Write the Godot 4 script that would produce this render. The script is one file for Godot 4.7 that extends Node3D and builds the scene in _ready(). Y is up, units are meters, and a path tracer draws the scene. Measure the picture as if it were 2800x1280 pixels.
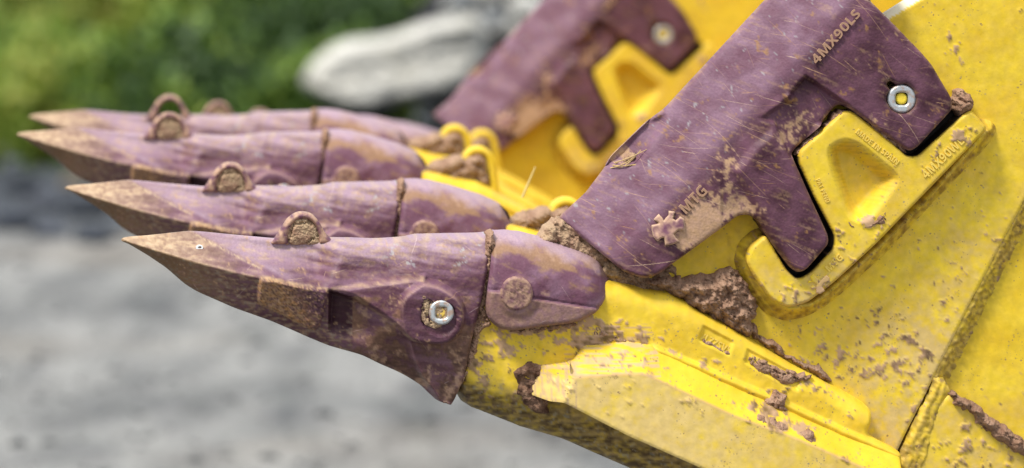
extends Node3D
# A digging bucket with purple wear parts, seen from its corner. Bucket shapes are drawn in a side
# profile of unit U = 0.45 mm (x to the right, y down, z out of the side towards the reader).

const U := 0.00045
const F := 10000.0
const PITCH := 0.09025
const EYE := 1.3
const AHEAD := 4.5
const PITCH_STEP := 0.45   # metres between teeth

var right_b := Vector3.ZERO
var out_b := Vector3.ZERO
var origin_b := Vector3.ZERO
var cam_pos := Vector3(0, EYE, 0)
var cam_up := Vector3.ZERO
var cam_fwd := Vector3.ZERO
var nz := FastNoiseLite.new()
var nv := FastNoiseLite.new()
var ncell := FastNoiseLite.new()
var nm := FastNoiseLite.new()
var rng := RandomNumberGenerator.new()
var M := {}
var C := {}
var bucket: Node3D

# ------------------------------------------------------------------ small helpers
func lin(r: float, g: float, b: float) -> Color:
	return Color(r / 255.0, g / 255.0, b / 255.0).srgb_to_linear()

func pv(a: Array) -> PackedVector2Array:
	var o := PackedVector2Array()
	for i in range(0, a.size(), 2):
		o.append(Vector2(a[i], a[i + 1]))
	return o

func sst(a: float, b: float, x: float) -> float:
	var t := clampf((x - a) / (b - a), 0.0, 1.0)
	return t * t * (3.0 - 2.0 * t)

func at_x(pts: PackedVector2Array, x: float) -> float:
	var n := pts.size()
	if x <= pts[0].x:
		return pts[0].y
	for i in range(1, n):
		if x <= pts[i].x:
			var t := (x - pts[i - 1].x) / (pts[i].x - pts[i - 1].x)
			return lerpf(pts[i - 1].y, pts[i].y, t)
	return pts[n - 1].y

func rnd(poly: PackedVector2Array, r: float) -> PackedVector2Array:
	var o := PackedVector2Array()
	var n := poly.size()
	for i in n:
		var a := poly[(i + n - 1) % n]
		var b := poly[i]
		var c := poly[(i + 1) % n]
		var ra := minf(r, a.distance_to(b) * 0.45)
		var rc := minf(r, c.distance_to(b) * 0.45)
		var p := b + (a - b).normalized() * ra
		var q := b + (c - b).normalized() * rc
		var turn := absf((b - a).angle_to(c - b))
		if turn < 0.06:
			o.append(b)
			continue
		var k := 2 if turn < 0.5 else 4
		for j in k + 1:
			var t := float(j) / k
			o.append(p * (1 - t) * (1 - t) + b * 2 * t * (1 - t) + q * t * t)
	return o

func circle(c: Vector2, r: float, n := 28, ry := 0.0) -> PackedVector2Array:
	var o := PackedVector2Array()
	for i in n:
		var a := TAU * i / n
		o.append(c + Vector2(cos(a) * r, sin(a) * (ry if ry > 0 else r)))
	return o

func rough(poly: PackedVector2Array, amp: float, step := 9.0) -> PackedVector2Array:
	var o := PackedVector2Array()
	var n := poly.size()
	for i in n:
		var a := poly[i]
		var b := poly[(i + 1) % n]
		var k := maxi(1, int(a.distance_to(b) / step))
		for j in k:
			var p := a.lerp(b, float(j) / k)
			o.append(p + Vector2(fb(p.x * 0.045 + 31, p.y * 0.045), fb(p.x * 0.045, p.y * 0.045 + 77)) * amp * 2.2)
	return o

func fb(x: float, y: float) -> float:
	return nz.get_noise_2d(x, y)

func v1(x: float, y: float) -> float:
	return nv.get_noise_2d(x, y)

func edge_dist(poly: PackedVector2Array, p: Vector2) -> float:
	var best := 1e12
	var n := poly.size()
	var a := poly[n - 1]
	for i in n:
		var b := poly[i]
		var ab := b - a
		var t := clampf((p - a).dot(ab) / maxf(ab.length_squared(), 1e-6), 0.0, 1.0)
		var dd := p.distance_squared_to(a + ab * t)
		if dd < best:
			best = dd
		a = b
	return sqrt(best)

func sd(poly: PackedVector2Array, p: Vector2) -> float:
	var d := edge_dist(poly, p)
	return d if Geometry2D.is_point_in_polygon(p, poly) else -d

func closest(poly: PackedVector2Array, p: Vector2) -> Vector2:
	var best := 1e12
	var q := p
	var n := poly.size()
	for i in n:
		var c := Geometry2D.get_closest_point_to_segment(p, poly[i], poly[(i + 1) % n])
		var dd := p.distance_squared_to(c)
		if dd < best:
			best = dd
			q = c
	return q

func bev(d: float, r: float) -> float:
	if d >= r:
		return 0.0
	var k := r - maxf(d, 0.0)
	return r - sqrt(maxf(r * r - k * k, 0.0))

# Photograph point -> point of the bucket's profile at height z out of the side (units of U).
func loc(px: float, py: float, z: float) -> Vector2:
	var dir := Vector3.RIGHT * (px - 1400.0) - cam_up * (py - 640.0) + cam_fwd * F
	var from := (cam_pos - origin_b) / U
	var t := (z - from.dot(out_b)) / dir.dot(out_b)
	var p := from + dir * t
	return Vector2(p.dot(right_b), p.y)

func pt(px: float, py: float, z: float) -> Vector3:
	var l := loc(px, py, z)
	return Vector3(l.x, l.y, z) * U

# The workhorse: a sculpted slab. Outline and holes in profile points, zf(p, d) its height at p that
# lies d inside the edge, cf(p, d, z) its colour. sym mirrors it about z = mid, else back is flat.
func relief(poly: PackedVector2Array, holes: Array, cell: float, zf: Callable, cf: Callable, z0: float, o := {}) -> ArrayMesh:
	var lo := poly[0]
	var hi := poly[0]
	for p in poly:
		lo = lo.min(p)
		hi = hi.max(p)
	var nx := int((hi.x - lo.x) / cell) + 3
	var ny := int((hi.y - lo.y) / cell) + 3
	lo -= Vector2(cell, cell) * 0.73
	var dmax: float = o.get("dmax", 1e9)
	var sds := PackedFloat32Array()
	sds.resize(nx * ny)
	var pos := PackedVector2Array()
	pos.resize(nx * ny)
	for j in ny:
		var prev := 0.0
		for i in nx:
			var p := lo + Vector2(i, j) * cell
			var k := j * nx + i
			pos[k] = p
			var d := 0.0
			if absf(prev) - cell > dmax:
				d = prev - signf(prev) * cell
			else:
				d = sd(poly, p)
				for h in holes:
					d = minf(d, -sd(h, p))
			prev = d
			if absf(d) < cell * 0.71:
				var q := closest(poly, p)
				for h in holes:
					var q2 := closest(h, p)
					if q2.distance_squared_to(p) < q.distance_squared_to(p):
						q = q2
				pos[k] = q
				d = 0.0
			sds[k] = d
	# local coordinates are affine enough over one part: map three corners
	var e0 := loc(lo.x, lo.y, z0)
	var ex := (loc(lo.x + 1000, lo.y, z0) - e0) / 1000.0
	var ey := (loc(lo.x, lo.y + 1000, z0) - e0) / 1000.0
	var V := PackedVector3Array()
	var P := PackedVector2Array()
	var K := PackedColorArray()
	var I := PackedInt32Array()
	var map := PackedInt32Array()
	map.resize(nx * ny)
	map.fill(-1)
	for k in nx * ny:
		if sds[k] >= 0.0:
			map[k] = V.size()
			var p := pos[k]
			var z: float = zf.call(p, sds[k])
			var l := e0 + ex * (p.x - lo.x) + ey * (p.y - lo.y)
			V.append(Vector3(l.x, l.y, z))
			P.append(p)
			K.append(cf.call(p, sds[k], z))
	for j in ny - 1:
		for i in nx - 1:
			var a := j * nx + i
			var b := a + 1
			var c := a + nx + 1
			var d := a + nx
			var first := pos[a].distance_squared_to(pos[c]) <= pos[b].distance_squared_to(pos[d]) if map[a] >= 0 and map[c] >= 0 and map[b] >= 0 and map[d] >= 0 else (map[a] >= 0 and map[c] >= 0)
			for tri in ([[a, b, c], [a, c, d]] if first else [[a, b, d], [b, c, d]]):
				if map[tri[0]] < 0 or map[tri[1]] < 0 or map[tri[2]] < 0:
					continue
				var p0 := pos[tri[0]]
				var p1 := pos[tri[1]]
				var p2 := pos[tri[2]]
				if (p1 - p0).cross(p2 - p0) < cell * cell * 0.01:
					continue
				if sds[tri[0]] == 0.0 and sds[tri[1]] == 0.0 and sds[tri[2]] == 0.0:
					var g := (p0 + p1 + p2) / 3.0
					if not Geometry2D.is_point_in_polygon(g, poly):
						continue
					var bad := false
					for h in holes:
						if Geometry2D.is_point_in_polygon(g, h):
							bad = true
					if bad:
						continue
				I.append(map[tri[0]])
				I.append(map[tri[1]])
				I.append(map[tri[2]])
	var nfront := V.size()
	var ifront := I.size()
	# open edges
	var edges := {}
	for t in range(0, ifront, 3):
		for s in 3:
			var a := I[t + s]
			var b := I[t + (s + 1) % 3]
			var back_key := b * 1000000 + a
			if edges.has(back_key):
				edges.erase(back_key)
			else:
				edges[a * 1000000 + b] = true
	var sym: bool = o.get("sym", false)
	var mid: float = o.get("mid", 0.0)
	var back: float = o.get("back", 0.0)
	if o.get("walls", true):
		var wf := {}
		for e in edges:
			var ab := [int(e / 1000000), int(e % 1000000)]
			for v in ab:
				if not wf.has(v):
					wf[v] = V.size()
					V.append(V[v])
					P.append(P[v])
					K.append(K[v])
					var w := V[v]
					w.z = 2 * mid - w.z if sym else back
					V.append(w)
					P.append(P[v])
					K.append(K[v])
			var fa: int = wf[ab[0]]
			var fbk: int = wf[ab[1]]
			I.append_array(PackedInt32Array([fbk, fa, fa + 1, fbk, fa + 1, fbk + 1]))
	if sym or o.get("backface", true):
		var base := V.size()
		for v in nfront:
			var w := V[v]
			w.z = 2 * mid - w.z if sym else back
			V.append(w)
			P.append(P[v])
			K.append(K[v])
		for t in range(0, ifront, 3):
			I.append_array(PackedInt32Array([base + I[t], base + I[t + 2], base + I[t + 1]]))
	for i in V.size():
		V[i] *= U
	var uv := PackedVector2Array()
	uv.resize(V.size())
	for i in V.size():
		uv[i] = P[i] / 1000.0
	return finish(V, I, K, uv)

func finish(V: PackedVector3Array, I: PackedInt32Array, K: PackedColorArray, uv: PackedVector2Array) -> ArrayMesh:
	var N := PackedVector3Array()
	N.resize(V.size())
	for t in range(0, I.size(), 3):
		var a := I[t]
		var b := I[t + 1]
		var c := I[t + 2]
		var n := (V[c] - V[a]).cross(V[b] - V[a])
		N[a] += n
		N[b] += n
		N[c] += n
	for i in N.size():
		N[i] = N[i].normalized() if N[i].length_squared() > 1e-24 else Vector3(0, 0, 1)
	var arr := []
	arr.resize(Mesh.ARRAY_MAX)
	arr[Mesh.ARRAY_VERTEX] = V
	arr[Mesh.ARRAY_NORMAL] = N
	if K.size():
		arr[Mesh.ARRAY_COLOR] = K
	if uv.size():
		arr[Mesh.ARRAY_TEX_UV] = uv
		arr[Mesh.ARRAY_TEX_UV2] = uv
	arr[Mesh.ARRAY_INDEX] = I
	var m := ArrayMesh.new()
	m.add_surface_from_arrays(Mesh.PRIMITIVE_TRIANGLES, arr)
	return m

# A bar of round section swept along points (metres), radii per point.
func tube(pts: Array, radii: Array, col: Color, sides := 10) -> ArrayMesh:
	var V := PackedVector3Array()
	var I := PackedInt32Array()
	var K := PackedColorArray()
	var n := pts.size()
	var side := Vector3(0, 0, 1)
	for i in n:
		var dir: Vector3 = (pts[mini(i + 1, n - 1)] - pts[maxi(i - 1, 0)]).normalized()
		var u := dir.cross(side if absf(dir.dot(side)) < 0.9 else Vector3(1, 0, 0)).normalized()
		var v := dir.cross(u)
		for s in sides:
			var a := TAU * s / sides
			V.append(pts[i] + (u * cos(a) + v * sin(a)) * radii[i])
			K.append(col)
	for i in n - 1:
		for s in sides:
			var a := i * sides + s
			var b := i * sides + (s + 1) % sides
			I.append_array(PackedInt32Array([a, a + sides, b, b, a + sides, b + sides]))
	for e in [0, n - 1]:
		for s in range(1, sides - 1):
			I.append_array(PackedInt32Array([e * sides, e * sides + s, e * sides + s + 1] if e == 0 else [e * sides, e * sides + s + 1, e * sides + s]))
	return finish(V, I, K, PackedVector2Array())

func part(called: String, mesh: Mesh, mat: Material, parent: Node3D, label := "", at := Vector3.ZERO) -> MeshInstance3D:
	var o := MeshInstance3D.new()
	o.name = called
	o.mesh = mesh
	o.material_override = mat
	o.position = at
	parent.add_child(o, true)
	if label:
		o.set_meta("label", label)
	return o

func tag(o: Node, label: String, category: String, group := "", kind := "") -> void:
	if label: o.set_meta("label", label)
	if category: o.set_meta("category", category)
	if group: o.set_meta("group", group)
	if kind: o.set_meta("kind", kind)

func lettering(text: String, px: float, py: float, z: float, cap: float, deg: float, mat: Material, parent: Node3D, depth := 5.0, wide := 1.0, called := "lettering", italic := 0.0) -> MeshInstance3D:
	var t := TextMesh.new()
	var f := SystemFont.new()
	f.font_names = PackedStringArray(["Droid Sans"])
	f.font_weight = 700
	t.font = f
	t.text = text
	t.font_size = 32
	t.pixel_size = cap / 0.72 / 32.0 * U
	t.depth = depth * U
	t.curve_step = 2.0
	var o := MeshInstance3D.new()
	o.name = called
	o.mesh = t
	o.material_override = mat
	var b := Basis(Vector3(0, 0, 1), deg_to_rad(deg))
	o.transform = Transform3D(b * Basis(Vector3(wide, 0, 0), Vector3(italic, 1, 0), Vector3(0, 0, 1)), pt(px, py, z))
	parent.add_child(o, true)
	return o

# ------------------------------------------------------------------ materials
func noise_tex(freq: float, octaves: int, seed_: int, size := 512, kind := FastNoiseLite.TYPE_SIMPLEX_SMOOTH) -> NoiseTexture2D:
	var n := FastNoiseLite.new()
	n.seed = seed_
	n.noise_type = kind
	n.frequency = freq
	n.fractal_octaves = octaves
	var t := NoiseTexture2D.new()
	t.width = size
	t.height = size
	t.seamless = true
	t.noise = n
	return t

func grey_tex(freq: float, octaves: int, seed_: int, dark: float) -> NoiseTexture2D:
	var t := noise_tex(freq, octaves, seed_)
	var g := Gradient.new()
	g.set_color(0, Color(dark, dark, dark))
	g.set_color(1, Color(1, 1, 1))
	t.color_ramp = g
	return t

func scratch_image(seed_: int, count: int, dir: float, spread: float, cols: Array, long: float, alpha: float) -> ImageTexture:
	var s := 1024
	var im := Image.create(s, s, false, Image.FORMAT_RGBA8)
	im.fill(Color(cols[0].r, cols[0].g, cols[0].b, 0))
	var r := RandomNumberGenerator.new()
	r.seed = seed_
	for k in count:
		var p := Vector2(r.randf() * s, r.randf() * s)
		var a := dir + r.randfn() * spread
		var bend := r.randfn() * 0.0015
		var n := int(long * (0.2 + r.randf() * r.randf() * 1.6))
		var c: Color = cols[r.randi() % cols.size()]
		var al := alpha * (0.3 + 0.7 * r.randf())
		var w := 1 if r.randf() < 0.72 else 2
		for i in n:
			a += bend
			p += Vector2(cos(a), sin(a))
			var fade := minf(1.0, minf(i, n - i) / (n * 0.25)) * (0.55 + 0.45 * absf(fb(p.x * 0.05, p.y * 0.05 + k)) * 2.0)
			for q in w:
				var x := posmod(int(p.x), s)
				var y := posmod(int(p.y) + q, s)
				var old := im.get_pixel(x, y)
				var na := clampf(al * fade, 0, 1)
				if na > old.a:
					im.set_pixel(x, y, Color(c.r, c.g, c.b, na))
	return ImageTexture.create_from_image(im)

func speck_image(seed_: int, count: int, cols: Array, big: float) -> ImageTexture:
	var s := 1024
	var im := Image.create(s, s, false, Image.FORMAT_RGBA8)
	im.fill(Color(cols[0].r, cols[0].g, cols[0].b, 0))
	var r := RandomNumberGenerator.new()
	r.seed = seed_
	for k in count:
		var p := Vector2(r.randf() * s, r.randf() * s)
		if fb(p.x * 0.006 + 5, p.y * 0.006) + r.randfn() * 0.13 < 0.1:
			continue
		var rad := 0.7 + big * pow(r.randf(), 4)
		var c: Color = cols[r.randi() % cols.size()]
		var al := 0.35 + 0.6 * r.randf()
		var el := r.randf_range(0.4, 1.0)
		var an := r.randf() * PI
		for yy in range(-int(rad) - 1, int(rad) + 2):
			for xx in range(-int(rad) - 1, int(rad) + 2):
				var q := Vector2(xx, yy).rotated(an)
				q.y /= el
				if q.length() * (1.0 + 0.5 * fb((p.x + xx) * 0.3, (p.y + yy) * 0.3)) < rad:
					im.set_pixel(posmod(int(p.x) + xx, s), posmod(int(p.y) + yy, s), Color(c.r, c.g, c.b, al))
	return ImageTexture.create_from_image(im)

func paint(rough_: float, bump: Texture2D, bump_cm: float, bump_scale: float, detail: Texture2D = null, grain: Texture2D = null) -> StandardMaterial3D:
	var m := StandardMaterial3D.new()
	m.vertex_color_use_as_albedo = true
	m.roughness = rough_
	m.metallic_specular = 0.32
	m.uv1_triplanar = true
	m.uv1_scale = Vector3.ONE * bump_scale
	if grain:
		m.albedo_texture = grain
	m.heightmap_enabled = true
	m.heightmap_texture = bump
	m.heightmap_scale = bump_cm
	if detail:
		m.detail_enabled = true
		m.detail_albedo = detail
		m.detail_uv_layer = BaseMaterial3D.DETAIL_UV_2
	return m

func make_materials() -> void:
	C.purple = lin(112, 75, 90)
	C.purple_dark = lin(74, 44, 55)
	C.lavender = lin(146, 112, 131)
	C.rust = lin(165, 112, 52)
	C.ochre = lin(160, 130, 94)
	C.lit_paint = lin(184, 158, 172)  # pale purple that paints light onto upturned faces
	C.tan = lin(186, 150, 114)
	C.mud = lin(190, 154, 128)
	C.mud_dark = lin(148, 112, 91)
	C.dirt = lin(84, 62, 52)
	C.grey = lin(172, 172, 172)
	C.yellow = lin(240, 207, 60)
	C.yellow_deep = lin(231, 192, 36)
	C.dust = lin(216, 187, 126)
	C.dry = lin(214, 188, 150)
	var cast := noise_tex(0.05, 4, 3)
	var fine := noise_tex(0.08, 3, 8)
	var mudn := noise_tex(0.03, 5, 12)
	var grain := grey_tex(0.05, 5, 21, 0.86)
	var tan1 := Color8(190, 152, 116)
	var tan2 := Color8(205, 178, 150)
	var tan3 := Color8(170, 125, 80)
	var sc := scratch_image(5, 400, 0.42, 0.3, [tan1, tan2, tan3], 130, 0.75)
	var sc_top := scratch_image(9, 130, 0.1, 0.9, [tan1, tan2, Color8(200, 180, 190)], 70, 0.6)
	var sy := speck_image(14, 9000, [Color8(132, 104, 80), Color8(150, 122, 86), Color8(150, 138, 112)], 2.4)
	M.purple = paint(0.5, cast, 0.035, 9.0, sc_top, grain)
	M.shroud = paint(0.52, cast, 0.035, 9.0, sc, grain)
	M.yellow = paint(0.46, fine, 0.012, 4.0, sy, grey_tex(0.03, 3, 5, 0.9))
	M.mud = paint(1.0, mudn, 0.25, 14.0, null, grey_tex(0.05, 5, 33, 0.74))
	M.steel = paint(0.42, fine, 0.02, 20.0)
	M.steel.metallic = 0.55
	M.plain = paint(0.6, fine, 0.02, 8.0)

# ------------------------------------------------------------------ background materials etc. in _ready
func _ready() -> void:
	cam_up = Vector3(0, cos(PITCH), -sin(PITCH))
	cam_fwd = Vector3(0, -sin(PITCH), -cos(PITCH))
	var w := Vector3(-919, 0, -10041).normalized()
	out_b = -w
	right_b = Vector3(10041, 0, -919).normalized()
	origin_b = cam_pos + cam_fwd * AHEAD
	# camera
	var cam := Camera3D.new()
	cam.name = "camera"
	cam.transform = Transform3D(Basis(Vector3.RIGHT, cam_up, -cam_fwd), cam_pos)
	cam.near = 0.1
	cam.far = 400.0
	cam.fov = rad_to_deg(2.0 * atan(640.0 / F))
	var at := CameraAttributesPhysical.new()
	at.frustum_near = 0.1
	at.frustum_far = 400.0
	at.frustum_focal_length = 12.0 / (640.0 / F)
	at.frustum_focus_distance = 4.46
	at.exposure_aperture = at.frustum_focal_length / 40.0
	cam.attributes = at
	add_child(cam)
	cam.fov = rad_to_deg(2.0 * atan(640.0 / F))
	print("fov ", cam.fov, " want ", rad_to_deg(2.0 * atan(640.0 / F)), " focal ", at.frustum_focal_length)
	# sky: a bright even overcast
	var env := Environment.new()
	env.background_mode = Environment.BG_SKY
	var sky := Sky.new()
	var sm := ProceduralSkyMaterial.new()
	sm.sky_top_color = Color(0.80, 0.82, 0.85)
	sm.sky_horizon_color = Color(0.44, 0.46, 0.485)
	sm.sky_curve = 0.5
	sm.ground_bottom_color = Color(0.35, 0.34, 0.32)
	sm.ground_horizon_color = Color(0.5, 0.5, 0.49)
	sky.sky_material = sm
	env.sky = sky
	env.tonemap_mode = Environment.TONE_MAPPER_LINEAR
	env.tonemap_exposure = 2.65
	env.sdfgi_enabled = true
	env.ssao_enabled = true
	env.ssil_enabled = true
	var we := WorldEnvironment.new()
	we.name = "environment"
	we.environment = env
	add_child(we)
	var sun := DirectionalLight3D.new()
	sun.name = "sun"
	sun.light_energy = 0.5
	sun.light_angular_distance = 14.0
	sun.light_color = Color(1.0, 0.98, 0.95)
	sun.shadow_enabled = true
	add_child(sun)
	sun.look_at_from_position(Vector3(-2.4, 5.0, 2.2), Vector3.ZERO)

	nz.seed = 7
	nz.noise_type = FastNoiseLite.TYPE_SIMPLEX_SMOOTH
	nz.frequency = 1.0
	nz.fractal_octaves = 4
	nv.seed = 19
	nv.noise_type = FastNoiseLite.TYPE_SIMPLEX_SMOOTH
	nv.frequency = 1.0
	nv.fractal_type = FastNoiseLite.FRACTAL_NONE
	nm.seed = 33
	nm.noise_type = FastNoiseLite.TYPE_SIMPLEX_SMOOTH
	nm.frequency = 1.0
	nm.fractal_octaves = 5
	nm.fractal_gain = 0.68
	ncell.seed = 4
	ncell.noise_type = FastNoiseLite.TYPE_CELLULAR
	ncell.frequency = 1.0
	ncell.fractal_type = FastNoiseLite.FRACTAL_NONE
	ncell.cellular_return_type = FastNoiseLite.RETURN_DISTANCE2_SUB
	rng.seed = 11
	make_materials()
	build_background()
	bucket = Node3D.new()
	bucket.name = "excavator_bucket"
	bucket.transform = Transform3D(Basis(right_b, Vector3.UP, out_b), origin_b)
	tag(bucket, "yellow excavator bucket with six purple pointed teeth and purple wing shrouds, caked with mud", "excavator bucket")
	add_child(bucket)
	var t0 := Time.get_ticks_msec()
	build_teeth()
	print("teeth ", Time.get_ticks_msec() - t0)
	build_wings()
	print("wings ", Time.get_ticks_msec() - t0)
	build_mud()
	print("mud ", Time.get_ticks_msec() - t0)

# ------------------------------------------------------------------ colours shared by parts
func yellow_at(p: Vector2, dusty: float, mud: float) -> Color:
	var n1 := fb(p.x * 0.006, p.y * 0.006)
	var n2 := fb(p.x * 0.03 + 40, p.y * 0.03)
	var c: Color = C.yellow.lerp(C.yellow_deep, clampf(0.4 + n1, 0, 1))
	c = c.lerp(C.dust, clampf(dusty * (0.55 + n2 * 0.9 + n1 * 0.7), 0, 0.85))
	if mud > 0.0:
		var k := mud_mask(p, mud)
		c = c.lerp(C.mud.lerp(C.dirt, clampf(0.3 + n1 + n2, 0, 1)), k * 0.9)
	return c

func mud_mask(p: Vector2, mud: float) -> float:
	if mud <= 0.0:
		return 0.0
	var s := nm.get_noise_2d(p.x * 0.022 + 9, p.y * 0.022 + 3)
	return sst(0.52 - mud * 0.5, 0.66 - mud * 0.5, s)

func blobs(p: Vector2, list: Array) -> float:
	var s := 0.0
	for b in list:
		var dd := Vector2((p.x - b[0]) / b[2], (p.y - b[1]) / b[3]).length_squared()
		if dd < 6.0:
			s += b[4] * exp(-dd)
	return s

func mud_col(p: Vector2, d: float) -> Color:
	var n := fb(p.x * 0.03 + 7, p.y * 0.03)
	var n2 := fb(p.x * 0.12 + 2, p.y * 0.12)
	return C.mud.lerp(C.mud_dark, clampf(0.35 + n * 0.9 + n2 * 0.5, 0, 1))

# A lump of clay: rough outline, broken surface, cracks.
func clay(poly: PackedVector2Array, base: float, back: float, thick: float, o := {}) -> ArrayMesh:
	var amp: float = o.get("amp", 16.0)
	var soft: float = o.get("soft", 18.0)
	var crack: float = o.get("crack", 1.0)
	var cs: float = o.get("size", 0.02)
	var light: float = o.get("light", 0.0)
	var dark: float = o.get("dark", 0.0)
	var hollow: Vector3 = o.get("hollow", Vector3.ZERO)
	var zf := func(p: Vector2, d: float) -> float:
		var n := fb(p.x * 0.022 + 3, p.y * 0.022) * amp + fb(p.x * 0.09, p.y * 0.09 + 8) * amp * 0.45
		var wob := Vector2(fb(p.x * 0.03, p.y * 0.03), fb(p.x * 0.03 + 50, p.y * 0.03)) * 14.0
		var f2 := ncell.get_noise_2d((p.x + wob.x) * cs, (p.y + wob.y) * cs) + 1.0
		var cr := (1.0 - sst(0.0, 0.1, f2)) * crack
		var z := base + thick * sqrt(clampf(d / soft, 0, 1)) + n - cr * 9.0
		if hollow.z > 0:
			z -= 11.0 * (1.0 - sst(0.5, 1.0, p.distance_to(Vector2(hollow.x, hollow.y)) / hollow.z))
		return z
	var cf := func(p: Vector2, d: float, _z: float) -> Color:
		var c := mud_col(p, d)
		c = c.lerp(C.dry, light * clampf(0.6 + fb(p.x * 0.02, p.y * 0.02 + 60), 0, 1))
		c = c.lerp(lin(70, 44, 36), dark * clampf(0.7 + fb(p.x * 0.03, p.y * 0.03 + 90), 0, 1))
		return c
	return relief(rough(poly, o.get("ragged", 5.0)), [], o.get("cell", 4.0), zf, cf, base, {"back": back, "dmax": soft + 8.0, "backface": false})

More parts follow.
